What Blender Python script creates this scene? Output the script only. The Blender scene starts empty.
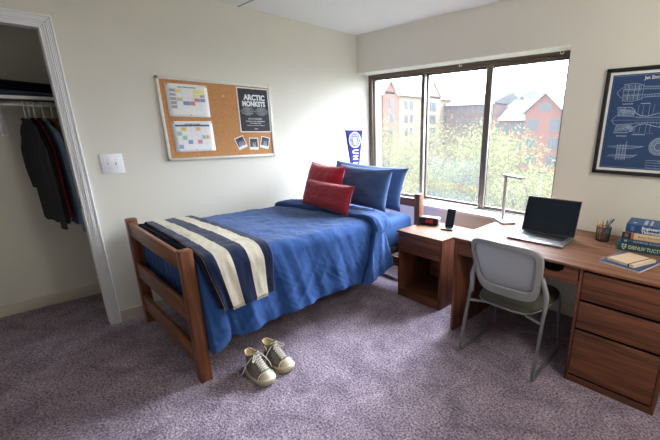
import bpy, bmesh, math, random
from mathutils import Vector, Matrix, noise

C = bpy.context.scene.collection
SC = bpy.context.scene
PI = math.pi
random.seed(7)

# ------------------------------------------------------------------ camera
cam_data = bpy.data.cameras.new('camera')
cam = bpy.data.objects.new('camera', cam_data)
C.objects.link(cam)
SC.camera = cam
YAW, PITCH, ROLL, F = 0.73614, -0.29353, 0.00789, 370.237
fwd = Vector((-math.sin(YAW)*math.cos(PITCH), math.cos(YAW)*math.cos(PITCH), math.sin(PITCH)))
rt = Vector((math.cos(YAW), math.sin(YAW), 0))
up = rt.cross(fwd)
r1 = rt*math.cos(ROLL) + up*math.sin(ROLL)
u1 = -rt*math.sin(ROLL) + up*math.cos(ROLL)
M = Matrix((r1, u1, -fwd)).transposed().to_4x4()
M.translation = (3.42892, -0.98045, 1.49994)
cam.matrix_world = M
cam_data.sensor_fit = 'HORIZONTAL'
cam_data.sensor_width = 36.0
cam_data.lens = F/660*36.0
cam_data.shift_x = (330-399.18)/660
cam_data.shift_y = (240.5-220)/660
cam_data.clip_start = 0.05
cam_data.clip_end = 500

# ------------------------------------------------------------------ world, sun, lamps, exposure
wd = bpy.data.worlds.new('overcast_sky')
SC.world = wd
wd.use_nodes = True
wnt = wd.node_tree
bg = wnt.nodes['Background']
bg.inputs[1].default_value = 1.0
# overcast sky: brighter towards the zenith than at the horizon
SKY_LOW, SKY_HIGH = 12.0, 34.0
SKYCOL = (0.87, 0.94, 1.09)
wtc = wnt.nodes.new('ShaderNodeTexCoord')
wsx = wnt.nodes.new('ShaderNodeSeparateXYZ')
wmr = wnt.nodes.new('ShaderNodeMapRange')
wmr.interpolation_type = 'SMOOTHSTEP'
wmr.inputs['From Min'].default_value = 0.05
wmr.inputs['From Max'].default_value = 0.75
wmr.inputs['To Min'].default_value = SKY_LOW
wmr.inputs['To Max'].default_value = SKY_HIGH
wvm = wnt.nodes.new('ShaderNodeVectorMath')
wvm.operation = 'SCALE'
wvm.inputs[0].default_value = SKYCOL
wnt.links.new(wtc.outputs['Generated'], wsx.inputs[0])
wnt.links.new(wsx.outputs['Z'], wmr.inputs['Value'])
wmy = wnt.nodes.new('ShaderNodeMapRange')
wmy.interpolation_type = 'SMOOTHSTEP'
wmy.inputs['From Min'].default_value = -0.5
wmy.inputs['From Max'].default_value = 0.6
wmy.inputs['To Min'].default_value = 0.52
wmy.inputs['To Max'].default_value = 1.05
wnt.links.new(wsx.outputs['Y'], wmy.inputs['Value'])
wml = wnt.nodes.new('ShaderNodeMath')
wml.operation = 'MULTIPLY'
wnt.links.new(wmr.outputs['Result'], wml.inputs[0])
wnt.links.new(wmy.outputs['Result'], wml.inputs[1])
# thin bright patch in the cloud where the sun stands behind it
GLOW, GAZ, GEL = 44.0, math.radians(84), math.radians(36)
wdt = wnt.nodes.new('ShaderNodeVectorMath')
wdt.operation = 'DOT_PRODUCT'
wdt.inputs[1].default_value = (math.cos(GAZ)*math.cos(GEL), math.sin(GAZ)*math.cos(GEL), math.sin(GEL))
wnt.links.new(wtc.outputs['Generated'], wdt.inputs[0])
wgl = wnt.nodes.new('ShaderNodeMapRange')
wgl.interpolation_type = 'SMOOTHSTEP'
wgl.inputs['From Min'].default_value = 0.82
wgl.inputs['From Max'].default_value = 1.0
wgl.inputs['To Min'].default_value = 0.0
wgl.inputs['To Max'].default_value = GLOW
wnt.links.new(wdt.outputs['Value'], wgl.inputs['Value'])
wad = wnt.nodes.new('ShaderNodeMath')
wad.operation = 'ADD'
wnt.links.new(wml.outputs[0], wad.inputs[0])
wnt.links.new(wgl.outputs['Result'], wad.inputs[1])
wnt.links.new(wad.outputs[0], wvm.inputs['Scale'])
wnt.links.new(wvm.outputs[0], bg.inputs[0])

sun_d = bpy.data.lights.new('sun', 'SUN')
sun_d.energy = 2.0
sun_d.angle = math.radians(2)
sun_d.color = (1.0, 0.95, 0.86)
sun = bpy.data.objects.new('sun', sun_d)
C.objects.link(sun)
sun.rotation_euler = (math.radians(48), 0, math.radians(32))

por = bpy.data.lights.new('window_portal', 'AREA')
por.shape = 'RECTANGLE'
por.size = 2.3
por.size_y = 1.36
por.energy = 1.0
por.cycles.is_portal = True
po = bpy.data.objects.new('window_portal', por)
C.objects.link(po)
po.location = (1.17, 2.37, 1.41)
po.rotation_euler = (math.radians(-90), 0, 0)

FILL_W = 41.0
FILL_COL = (1.0, 0.97, 0.92)

SC.view_settings.view_transform = 'Standard'
SC.view_settings.look = 'None'
SC.view_settings.gamma = 1.0
SC.view_settings.use_curve_mapping = False
SC.view_settings.exposure = 0.0
SC.cycles.use_denoising = True
SC.cycles.max_bounces = 12
SC.cycles.diffuse_bounces = 6
SC.cycles.transparent_max_bounces = 16
SC.cycles.sample_clamp_indirect = 6.0

# ------------------------------------------------------------------ materials
def lin(c):
    return tuple(((v/255)/12.92 if v/255 <= .04045 else ((v/255+.055)/1.055)**2.4) for v in c)

MATS = {}
def mat(name, col, rough=.6, metal=0.0, spec=.5, var=.08, vscale=12, bump=0.0, bscale=120, sheen=0.0, coat=0.0, noise_stretch=None):
    if name in MATS:
        return MATS[name]
    m = bpy.data.materials.new(name)
    m.use_nodes = True
    nt = m.node_tree
    b = nt.nodes['Principled BSDF']
    c = lin(col)
    b.inputs['Roughness'].default_value = rough
    b.inputs['Metallic'].default_value = metal
    b.inputs['Specular IOR Level'].default_value = spec
    if sheen:
        b.inputs['Sheen Weight'].default_value = sheen
    if coat:
        b.inputs['Coat Weight'].default_value = coat
        b.inputs['Coat Roughness'].default_value = .15
    tc = nt.nodes.new('ShaderNodeTexCoord')
    mp = nt.nodes.new('ShaderNodeMapping')
    if noise_stretch:
        mp.inputs['Scale'].default_value = noise_stretch
    nt.links.new(tc.outputs['Object'], mp.inputs['Vector'])
    n = nt.nodes.new('ShaderNodeTexNoise')
    n.inputs['Scale'].default_value = vscale
    n.inputs['Detail'].default_value = 4
    nt.links.new(mp.outputs['Vector'], n.inputs['Vector'])
    r = nt.nodes.new('ShaderNodeValToRGB')
    r.color_ramp.elements[0].position = .3
    r.color_ramp.elements[1].position = .7
    r.color_ramp.elements[0].color = tuple(max(0, v*(1-var)) for v in c)+(1,)
    r.color_ramp.elements[1].color = tuple(min(1, v*(1+var)) for v in c)+(1,)
    nt.links.new(n.outputs['Fac'], r.inputs['Fac'])
    nt.links.new(r.outputs['Color'], b.inputs['Base Color'])
    if bump:
        n2 = nt.nodes.new('ShaderNodeTexNoise')
        n2.inputs['Scale'].default_value = bscale
        n2.inputs['Detail'].default_value = 3
        nt.links.new(mp.outputs['Vector'], n2.inputs['Vector'])
        bp = nt.nodes.new('ShaderNodeBump')
        bp.inputs['Strength'].default_value = bump
        bp.inputs['Distance'].default_value = .004
        nt.links.new(n2.outputs['Fac'], bp.inputs['Height'])
        nt.links.new(bp.outputs['Normal'], b.inputs['Normal'])
    MATS[name] = m
    return m

def wood(name, dark, light, axis, rough=.42, coat=.0, fine=1.0, spec=.3):
    if name in MATS:
        return MATS[name]
    m = bpy.data.materials.new(name)
    m.use_nodes = True
    nt = m.node_tree
    b = nt.nodes['Principled BSDF']
    b.inputs['Roughness'].default_value = rough
    b.inputs['Specular IOR Level'].default_value = spec
    b.inputs['Coat Weight'].default_value = coat
    b.inputs['Coat Roughness'].default_value = .25
    tc = nt.nodes.new('ShaderNodeTexCoord')
    mp = nt.nodes.new('ShaderNodeMapping')
    s = [14*fine, 14*fine, 14*fine]
    s['xyz'.index(axis)] = .9
    mp.inputs['Scale'].default_value = s
    nt.links.new(tc.outputs['Object'], mp.inputs['Vector'])
    n = nt.nodes.new('ShaderNodeTexNoise')
    n.inputs['Scale'].default_value = 1.6
    n.inputs['Detail'].default_value = 6
    n.inputs['Distortion'].default_value = 1.2
    nt.links.new(mp.outputs['Vector'], n.inputs['Vector'])
    mp2 = nt.nodes.new('ShaderNodeMapping')
    s2 = [90*fine, 90*fine, 90*fine]
    s2['xyz'.index(axis)] = 3
    mp2.inputs['Scale'].default_value = s2
    nt.links.new(tc.outputs['Object'], mp2.inputs['Vector'])
    n2 = nt.nodes.new('ShaderNodeTexNoise')
    n2.inputs['Scale'].default_value = 1.5
    n2.inputs['Detail'].default_value = 3
    nt.links.new(mp2.outputs['Vector'], n2.inputs['Vector'])
    mx = nt.nodes.new('ShaderNodeMath')
    mx.operation = 'MULTIPLY_ADD'
    mx.inputs[1].default_value = .35
    nt.links.new(n2.outputs['Fac'], mx.inputs[0])
    sc = nt.nodes.new('ShaderNodeMath')
    sc.operation = 'MULTIPLY'
    sc.inputs[1].default_value = .65
    nt.links.new(n.outputs['Fac'], sc.inputs[0])
    nt.links.new(sc.outputs[0], mx.inputs[2])
    r = nt.nodes.new('ShaderNodeValToRGB')
    r.color_ramp.elements[0].position = .36
    r.color_ramp.elements[1].position = .64
    r.color_ramp.elements[0].color = lin(dark)+(1,)
    r.color_ramp.elements[1].color = lin(light)+(1,)
    nt.links.new(mx.outputs[0], r.inputs['Fac'])
    nt.links.new(r.outputs['Color'], b.inputs['Base Color'])
    bp = nt.nodes.new('ShaderNodeBump')
    bp.inputs['Strength'].default_value = .08
    bp.inputs['Distance'].default_value = .002
    nt.links.new(n2.outputs['Fac'], bp.inputs['Height'])
    nt.links.new(bp.outputs['Normal'], b.inputs['Normal'])
    MATS[name] = m
    return m

def emit(name, col, strength):
    if name in MATS:
        return MATS[name]
    m = bpy.data.materials.new(name)
    m.use_nodes = True
    nt = m.node_tree
    b = nt.nodes['Principled BSDF']
    b.inputs['Base Color'].default_value = lin(col)+(1,)
    b.inputs['Emission Color'].default_value = lin(col)+(1,)
    b.inputs['Emission Strength'].default_value = strength
    MATS[name] = m
    return m

def glass_mat():
    m = bpy.data.materials.new('window_glass')
    m.use_nodes = True
    nt = m.node_tree
    nt.nodes.clear()
    o = nt.nodes.new('ShaderNodeOutputMaterial')
    mx = nt.nodes.new('ShaderNodeMixShader')
    t = nt.nodes.new('ShaderNodeBsdfTransparent')
    t.inputs[0].default_value = (.97, .985, .98, 1)
    g = nt.nodes.new('ShaderNodeBsdfGlossy')
    g.inputs['Roughness'].default_value = .02
    n = nt.nodes.new('ShaderNodeTexNoise')
    n.inputs['Scale'].default_value = 3
    ml = nt.nodes.new('ShaderNodeMath')
    ml.operation = 'MULTIPLY_ADD'
    ml.inputs[1].default_value = .02
    ml.inputs[2].default_value = .035
    nt.links.new(n.outputs['Fac'], ml.inputs[0])
    nt.links.new(ml.outputs[0], mx.inputs[0])
    nt.links.new(t.outputs[0], mx.inputs[1])
    nt.links.new(g.outputs[0], mx.inputs[2])
    # translucent veil on the pane stands in for washed-out glare
    tl_ = nt.nodes.new('ShaderNodeBsdfTranslucent')
    tl_.inputs[0].default_value = (.95, .97, 1, 1)
    m2 = nt.nodes.new('ShaderNodeMixShader')
    m2.inputs[0].default_value = GLARE_VEIL
    nt.links.new(mx.outputs[0], m2.inputs[1])
    nt.links.new(tl_.outputs[0], m2.inputs[2])
    nt.links.new(m2.outputs[0], o.inputs[0])
    return m

GLARE_VEIL = .010
def carpet_mat():
    m = bpy.data.materials.new('purple_grey_carpet')
    m.use_nodes = True
    nt = m.node_tree
    b = nt.nodes['Principled BSDF']
    b.inputs['Roughness'].default_value = .95
    b.inputs['Specular IOR Level'].default_value = .1
    b.inputs['Sheen Weight'].default_value = .15
    tc = nt.nodes.new('ShaderNodeTexCoord')
    fine = nt.nodes.new('ShaderNodeTexNoise')
    fine.inputs['Scale'].default_value = 78
    fine.inputs['Detail'].default_value = 3
    fine.inputs['Roughness'].default_value = .8
    nt.links.new(tc.outputs['Object'], fine.inputs['Vector'])
    big = nt.nodes.new('ShaderNodeTexNoise')
    big.inputs['Scale'].default_value = 6.0
    big.inputs['Detail'].default_value = 6
    big.inputs['Roughness'].default_value = .62
    big.inputs['Distortion'].default_value = .7
    nt.links.new(tc.outputs['Object'], big.inputs['Vector'])
    r = nt.nodes.new('ShaderNodeValToRGB')
    r.color_ramp.elements[0].position = .36
    r.color_ramp.elements[1].position = .66
    r.color_ramp.elements[0].color = lin(CARPET_DARK)+(1,)
    r.color_ramp.elements[1].color = lin(CARPET_LIGHT)+(1,)
    nt.links.new(fine.outputs['Fac'], r.inputs['Fac'])
    r2 = nt.nodes.new('ShaderNodeValToRGB')
    r2.color_ramp.elements[0].position = .34
    r2.color_ramp.elements[1].position = .70
    r2.color_ramp.elements[0].color = (.58, .54, .57, 1)
    r2.color_ramp.elements[1].color = (1.14, 1.10, 1.06, 1)
    nt.links.new(big.outputs['Fac'], r2.inputs['Fac'])
    mx = nt.nodes.new('ShaderNodeMix')
    mx.data_type = 'RGBA'
    mx.blend_type = 'MULTIPLY'
    mx.inputs[0].default_value = 1
    nt.links.new(r.outputs['Color'], mx.inputs[6])
    nt.links.new(r2.outputs['Color'], mx.inputs[7])
    nt.links.new(mx.outputs[2], b.inputs['Base Color'])
    bp = nt.nodes.new('ShaderNodeBump')
    bp.inputs['Strength'].default_value = .9
    bp.inputs['Distance'].default_value = .016
    nt.links.new(fine.outputs['Fac'], bp.inputs['Height'])
    nt.links.new(bp.outputs['Normal'], b.inputs['Normal'])
    return m

CARPET_DARK, CARPET_LIGHT = (72, 61, 77), (220, 202, 222)
M_wall = mat('warm_grey_wall_paint', (220, 217, 205), .85, spec=.2, var=.015, vscale=3, bump=.06, bscale=260)
M_ceil = mat('textured_white_ceiling', (244, 244, 240), .9, spec=.1, var=.03, vscale=90, bump=.35, bscale=120)
M_trim = mat('white_trim_paint', (232, 234, 236), .4, var=.01)
M_base = mat('cream_baseboard_paint', (202, 194, 180), .5, var=.02)
M_sill = mat('white_sill_laminate', (226, 226, 224), .45, var=.02)
M_bronze = mat('bronze_window_aluminium', (96, 84, 74), .45, metal=.35, var=.05)
M_silver = mat('brushed_silver_strip', (168, 164, 158), .35, metal=.7, var=.04)
M_glass = glass_mat()
M_carpet = carpet_mat()
WD = ((74, 43, 31), (134, 84, 60))
W_x = wood('walnut_desk_wood_x', *WD, 'x')
W_y = wood('walnut_desk_wood_y', *WD, 'y')
W_z = wood('walnut_desk_wood_z', *WD, 'z')
WT = ((102, 68, 51), (142, 101, 79))
WT_x = wood('walnut_top_x', *WT, 'x', rough=.5, coat=0, spec=.14)
WT_y = wood('walnut_top_y', *WT, 'y', rough=.5, coat=0, spec=.14)
BD = ((88, 50, 30), (138, 86, 54))
B_x = wood('reddish_bed_wood_x', *BD, 'x', rough=.35, coat=.1)
B_y = wood('reddish_bed_wood_y', *BD, 'y', rough=.35, coat=.1)
B_z = wood('reddish_bed_wood_z', *BD, 'z', rough=.35, coat=.1)
M_gap = mat('dark_recess', (16, 11, 9), .9, spec=.1)
M_duvet = mat('blue_cotton_duvet', (40, 74, 128), .85, spec=.15, var=.06, vscale=6, bump=.12, bscale=60, sheen=.12)
M_sheet = mat('blue_fitted_sheet', (46, 80, 134), .85, spec=.15, var=.04, vscale=6, sheen=.1)
M_pil = mat('slate_blue_pillowcase', (64, 90, 132), .85, spec=.15, var=.05, vscale=8, sheen=.12)
M_navy = mat('navy_knit', (27, 35, 62), .95, spec=.1, var=.14, vscale=140, bump=.3, bscale=400, sheen=.1)
M_navyd = mat('dark_navy_knit', (20, 23, 40), .95, spec=.1, var=.14, vscale=140, bump=.3, bscale=400)
M_cream = mat('cream_knit', (204, 196, 176), .95, spec=.1, var=.08, vscale=140, bump=.3, bscale=400)
M_red = mat('red_velvet', (160, 32, 52), .8, spec=.15, var=.1, vscale=30, sheen=.25)
M_red2 = mat('dusty_red_weave', (152, 48, 62), .9, spec=.1, var=.16, vscale=120, bump=.25, bscale=300, sheen=.2)
M_black = mat('black_plastic', (22, 22, 24), .45, var=.05)
M_screen = mat('dark_glossy_screen', (12, 26, 40), .12, spec=.5, var=.15, vscale=4)  # teal base colour stands in for a bluish reflection
M_white = mat('white_paper', (236, 236, 234), .8, spec=.2, var=.01)
M_alu = mat('laptop_aluminium', (150, 150, 152), .38, metal=.75, var=.03)
M_greyp = mat('grey_chair_plastic', (150, 151, 151), .5, var=.03)
M_greym = mat('grey_leg_metal', (128, 130, 130), .4, metal=.5, var=.04)
M_seat = mat('olive_grey_seat_fabric', (78, 77, 68), .9, spec=.15, var=.12, vscale=200, bump=.2, bscale=400)

# ------------------------------------------------------------------ mesh helpers
class MB:
    def __init__(self):
        self.v = []
        self.f = []
        self.m = []
    def add(self, verts, faces, mi=0):
        o = len(self.v)
        self.v += [Vector(v) for v in verts]
        for f in faces:
            self.f.append([i+o for i in f])
            self.m.append(mi)
        return self
    def addbm(self, bm, mi=0, mw=None):
        bm.verts.index_update()
        vs = [(mw @ v.co if mw else v.co.copy()) for v in bm.verts]
        self.add(vs, [[v.index for v in f.verts] for f in bm.faces], mi)
        bm.free()
        return self
    def box(self, x0, x1, y0, y1, z0, z1, bev=0.0, seg=2, mi=0, mw=None):
        bm = bmesh.new()
        bmesh.ops.create_cube(bm, size=1)
        for v in bm.verts:
            v.co = Vector((x0+(v.co.x+.5)*(x1-x0), y0+(v.co.y+.5)*(y1-y0), z0+(v.co.z+.5)*(z1-z0)))
        if bev:
            bev = min(bev, .49*min(abs(x1-x0), abs(y1-y0), abs(z1-z0)))
            bmesh.ops.bevel(bm, geom=list(bm.edges), offset=bev, segments=seg, profile=.5, affect='EDGES')
        return self.addbm(bm, mi, mw)
    def tube(self, pts, r, n=10, mi=0, closed=False):
        P = [Vector(p) for p in pts]
        k = len(P)
        R = r if isinstance(r, (list, tuple)) else [r]*k
        rings = []
        ref = None
        for i in range(k):
            if closed:
                t = P[(i+1) % k]-P[i-1]
            else:
                t = P[min(i+1, k-1)]-P[max(i-1, 0)]
            t.normalize()
            if ref is None:
                ref = Vector((0, 0, 1)) if abs(t.z) < .9 else Vector((1, 0, 0))
            a = ref - t*ref.dot(t)
            if a.length < 1e-5:
                a = t.orthogonal()
            a.normalize()
            b = t.cross(a)
            ref = a
            rings.append([P[i]+(a*math.cos(2*PI*j/n)+b*math.sin(2*PI*j/n))*R[i] for j in range(n)])
        vs = [p for g in rings for p in g]
        fs = []
        for i in range(k if closed else k-1):
            i2 = (i+1) % k
            for j in range(n):
                j2 = (j+1) % n
                fs.append([i*n+j, i*n+j2, i2*n+j2, i2*n+j])
        if not closed:
            fs.append([j for j in range(n)][::-1])
            fs.append([(k-1)*n+j for j in range(n)])
        return self.add(vs, fs, mi)
    def lathe(self, prof, c=(0, 0, 0), n=24, mi=0, caps=True):
        vs, fs = [], []
        for (r, z) in prof:
            for j in range(n):
                a = 2*PI*j/n
                vs.append((c[0]+r*math.cos(a), c[1]+r*math.sin(a), c[2]+z))
        for i in range(len(prof)-1):
            for j in range(n):
                j2 = (j+1) % n
                fs.append([i*n+j, i*n+j2, (i+1)*n+j2, (i+1)*n+j])
        if caps:
            fs.append([j for j in range(n)][::-1])
            fs.append([(len(prof)-1)*n+j for j in range(n)])
        return self.add(vs, fs, mi)
    def grid(self, fn, nu, nv, mi=0, mfn=None, flip=False):
        vs = [fn(i/nu, j/nv) for j in range(nv+1) for i in range(nu+1)]
        o = len(self.v)
        self.v += [Vector(v) for v in vs]
        for j in range(nv):
            for i in range(nu):
                a = o+j*(nu+1)+i
                q = [a, a+1, a+nu+2, a+nu+1]
                self.f.append(q[::-1] if flip else q)
                self.m.append(mfn((i+.5)/nu, (j+.5)/nv) if mfn else mi)
        return self
    def prism(self, pts2, z0, z1, mw=None, mi=0):
        n = len(pts2)
        vs = [Vector((p[0], p[1], z0)) for p in pts2]+[Vector((p[0], p[1], z1)) for p in pts2]
        if mw:
            vs = [mw @ v for v in vs]
        fs = [list(range(n))[::-1], list(range(n, 2*n))]
        for i in range(n):
            j = (i+1) % n
            fs.append([i, j, n+j, n+i])
        return self.add(vs, fs, mi)
    def sphere(self, c, r, sc=(1, 1, 1), mi=0, n=12):
        bm = bmesh.new()
        bmesh.ops.create_uvsphere(bm, u_segments=n, v_segments=max(6, n//2), radius=r)
        mw = Matrix.Translation(c) @ Matrix.Diagonal((*sc, 1))
        return self.addbm(bm, mi, mw)
    def xf(self, mw):
        self.v = [mw @ v for v in self.v]
        return self
    def build(self, name, mats, parent=None, ofs=(0, 0, 0), smooth=35, weld=False):
        o = Vector(ofs)
        me = bpy.data.meshes.new(name)
        me.from_pydata([tuple(v-o) for v in self.v], [], self.f)
        ms = mats if isinstance(mats, (list, tuple)) else [mats]
        for m in ms:
            me.materials.append(m)
        if len(ms) > 1:
            me.polygons.foreach_set('material_index', self.m)
        bm = bmesh.new()
        bm.from_mesh(me)
        if weld:
            bmesh.ops.remove_doubles(bm, verts=bm.verts, dist=1e-5)
        bmesh.ops.recalc_face_normals(bm, faces=bm.faces)
        bm.to_mesh(me)
        bm.free()
        if smooth:
            me.shade_smooth()
            me.set_sharp_from_angle(angle=math.radians(smooth))
        ob = bpy.data.objects.new(name, me)
        C.objects.link(ob)
        if parent is not None:
            ob.parent = parent
        else:
            ob.location = o
        return ob

def tag(o, label, cat, group=None):
    o['label'] = label
    o['category'] = cat
    if group:
        o['group'] = group
    return o

def thing(name, label, cat, loc=(0, 0, 0), rotz=0.0, group=None):
    o = bpy.data.objects.new(name, None)
    o.empty_display_size = .1
    C.objects.link(o)
    o.location = loc
    o.rotation_euler = (0, 0, rotz)
    return tag(o, label, cat, group)

def struct(o, label=None):
    o['kind'] = 'structure'
    if label:
        o['label'] = label
    return o

def fillet(pts, r, n=5):
    P = [Vector(p) for p in pts]
    out = [P[0]]
    for i in range(1, len(P)-1):
        a, b, c = P[i-1], P[i], P[i+1]
        d1 = min(r, (a-b).length*.45)
        d2 = min(r, (c-b).length*.45)
        p0 = b+(a-b).normalized()*d1
        p2 = b+(c-b).normalized()*d2
        for k in range(n+1):
            t = k/n
            out.append(p0*(1-t)**2+b*2*t*(1-t)+p2*t*t)
    out.append(P[-1])
    return out

def frame_mw(origin, right, upv):
    r = Vector(right).normalized()
    u = Vector(upv).normalized()
    n = r.cross(u)
    m = Matrix((r, u, n)).transposed().to_4x4()
    m.translation = Vector(origin)
    return m

def text_mb(body, size, mw, depth=.0006, align='CENTER', bold=0.0, sx=1.0, mb=None, mi=0, spacing=1.0):
    cu = bpy.data.curves.new('lettering_curve', 'FONT')
    cu.body = body
    cu.size = size
    cu.align_x = align
    cu.align_y = 'CENTER'
    cu.extrude = depth
    cu.offset = bold
    cu.resolution_u = 3
    cu.space_character = spacing
    ob = bpy.data.objects.new('lettering_temp', cu)
    C.objects.link(ob)
    dg = bpy.context.evaluated_depsgraph_get()
    dg.update()
    me = bpy.data.meshes.new_from_object(ob.evaluated_get(dg))
    mb = mb or MB()
    S = Matrix.Diagonal((sx, 1, 1, 1))
    mb.add([mw @ (S @ v.co) for v in me.vertices], [list(p.vertices) for p in me.polygons], mi)
    bpy.data.objects.remove(ob)
    bpy.data.curves.remove(cu)
    bpy.data.meshes.remove(me)
    return mb

def nz(x, y, z=0.0):
    return noise.noise(Vector((x, y, z)))

# ------------------------------------------------------------------ the room
W, H = 2.069, 2.482
SOFF, SILL, WINR, WG = 2.097, 0.722, 2.341, 2.276
XR, YF = 4.30, -3.00
YD = -0.507

struct(MB().box(-.95, XR+.1, YF-.1, W+.02, -.06, 0).build('floor', M_carpet, smooth=0), 'purple grey cut pile carpet')
ceil = struct(MB().box(-.95, XR+.1, YF-.1, 2.45, H, H+.08).build('ceiling', M_ceil, smooth=0))
MB().box(0, XR, .736, .750, H-.004, H+.002).build('ceiling_seam', mat('seam_grey', (176, 176, 170), .8), ceil)
MB().box(0, XR, -.484, -.470, H-.004, H+.002).build('ceiling_seam', MATS['seam_grey'], ceil)

wl = MB()
wl.box(-.075, 0, YD-.060, 2.45, 0, H)
wl.box(-.075, 0, -1.65, YD-.060, 2.099, H)
wl.box(-.075, 0, YF-.1, -1.65, 0, H)
struct(wl.build('wall_left', M_wall, smooth=0))
wb = MB()
wb.box(0, XR+.1, W, 2.45, 0, SILL-.02)
wb.box(0, XR+.1, W, 2.45, SOFF, H)
wb.box(WINR, XR+.1, W, 2.45, SILL-.02, SOFF)
struct(wb.build('wall_back', M_wall, smooth=0))
struct(MB().box(XR, XR+.1, YF-.1, 2.45, 0, H).build('wall_right', M_wall, smooth=0))
struct(MB().box(-.95, XR, YF-.1, YF, 0, H).build('wall_front', M_wall, smooth=0))
cl = MB()
cl.box(-.95, -.792, -2.0, -.2, 0, H)
cl.box(-.792, -.074, -.30, -.2, 0, H)
cl.box(-.792, -.074, -2.0, -1.9, 0, H)
struct(cl.build('wall_closet', M_wall, smooth=0))

# strip under the soffit, its lit brightness put into the cream colour
struct(MB().box(0.0, WINR, W-.001, WG-.03, SOFF-.006, SOFF).build('trim_2', mat('lit_soffit_cream', (236, 234, 222), .6), smooth=0))

def baseboard(name, segs):
    m = MB()
    for (x0, x1, y0, y1) in segs:
        m.box(x0, x1, y0, y1, 0, .097, .004)
    return struct(m.build(name, M_base))
baseboard('baseboard_left', [(0, .012, YD, W)])
baseboard('baseboard_back', [(.012, XR, W-.012, W)])
baseboard('baseboard_closet', [(-.792, -.78, -1.9, -.3), (-.78, -.075, -.312, -.3)])

# closet door casing (stepped moulding) and jamb lining
def casing_profile(t):
    # t 0 = outer edge, 1 = inner edge -> thickness
    if t < .16: return .022
    if t < .30: return .017
    if t < .55: return .019
    if t < .72: return .014
    return .011
cs = MB()
steps = [0, .16, .30, .42, .55, .72, .86, 1.0]
yo, yi, zo, zi = YD, YD-.071, 2.165, 2.088
for a, b in zip(steps[:-1], steps[1:]):
    th = casing_profile((a+b)/2)
    y0, y1 = yo+(yi-yo)*b, yo+(yi-yo)*a
    z0, z1 = zo+(zi-zo)*b, zo+(zi-zo)*a
    cs.box(0, th, y0, y1, 0, (z0+z1)/2, .002, 1)
    cs.box(0, th, -1.65-(y1-yi), (y0+y1)/2, z0, z1, .002, 1)
    cs.box(0, th, -1.65-(y1-yi), -1.65-(y0-yi), 0, z1, .002, 1)
cs.box(-.082, .004, yi, yi+.014, 0, 2.099, .001, 1)
cs.box(-.082, .004, -1.66, yi+.014, 2.088, 2.101, .001, 1)
cs.box(-.082, .004, -1.665, -1.65, 0, 2.099, .001, 1)
trim = struct(cs.build('trim_1', M_trim))
sp = MB().box(-.055, -.025, yi-.0025, yi+.002, .93, 1.0, .001, 1)
sp.build('strike_plate', mat('worn_brass', (170, 140, 84), .4, metal=.8), trim)['label'] = 'small brass strike plate'

# window
wn = bpy.data.objects.new('window_1', None)
C.objects.link(wn)
struct(wn, 'three pane window in bronze aluminium frame')
fo = (0, 0, 0)
FZ0, FZ1 = SILL+.012, 2.078
m = MB()
m.box(0, WINR, WG-.03, WG+.05, FZ1-.012, SOFF)
m.box(0, WINR, WG-.02, WG+.05, FZ1-.034, FZ1-.012, .003)
m.box(0, WINR, WG-.03, WG+.05, FZ0, FZ0+.02, .003)
m.box(0, .045, WG-.03, WG+.05, FZ0, FZ1, .003)
m.box(WINR-.045, WINR, WG-.03, WG+.05, FZ0, FZ1, .003)
m.build('window_frame', M_bronze, wn)
def sash(x0, x1, yy, t=.034):
    s = MB()
    z0, z1 = FZ0+.015, FZ1-.03
    s.box(x0, x0+t, yy-.014, yy+.014, z0, z1, .003)
    s.box(x1-t, x1, yy-.014, yy+.014, z0, z1, .003)
    s.box(x0+t, x1-t, yy-.014, yy+.014, z0, z0+.026, .003)
    s.box(x0+t, x1-t, yy-.014, yy+.014, z1-.02, z1, .003)
    sh = s.build('sash', M_bronze, wn)
    MB().box(x0+t-.004, x1-t+.004, yy-.003, yy+.003, z0+.022, z1-.016).build('pane', M_glass, sh, smooth=0)
sash(.062, .828, WG-.008)
sash(.826, 1.575, WG+.022)
sash(1.590, 2.300, WG-.008)
m = MB()
m.box(.805, .835, WG-.032, WG-.022, FZ0+.015, FZ1-.03, .002)
m.box(1.572, 1.612, WG-.036, WG+.02, FZ0+.015, FZ1-.03, .003)
m.build('mullion', M_bronze, wn)
m = MB()
m.box(.840, .850, WG-.034, WG-.0, FZ0+.02, FZ1-.035, .002)
m.box(1.615, 1.624, WG-.034, WG-.0, FZ0+.02, FZ1-.035, .002)
m.box(1.555, 1.562, WG-.030, WG-.0, FZ0+.02, FZ1-.035, .002)
m.box(.05, WINR-.05, WG-.042, WG-.03, FZ0+.004, FZ0+.014, .002)
m.build('weather_strip', M_silver, wn)
sl = MB().box(0, WINR, W-.028, WG+.05, SILL-.02, SILL+.012, .004)
struct(sl.build('trim_3', M_sill), 'white window sill board')

# drapery brackets under the soffit
def bracket(x, y, label):
    t = thing('drapery_bracket', label, 'bracket', (x, y, SOFF-.006), group='drapery brackets above the window')
    MB().box(-.02, .02, -.012, .012, -.006, 0, .002).build('mounting_plate', M_trim, t)
    h = MB()
    h.tube(fillet([(-.012, 0, -.004), (-.012, 0, -.03), (.012, 0, -.03), (.012, 0, -.016)], .008), .0042, 8)
    h.build('hook', mat('ivory_plastic', (214, 208, 190), .5), t)
bracket(.05, 2.15, 'small ivory drapery bracket above the left end of the window')
bracket(1.30, 2.20, 'small ivory drapery bracket above the middle window pane')
bracket(2.235, 2.19, 'small ivory drapery bracket above the right end of the window')

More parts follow.
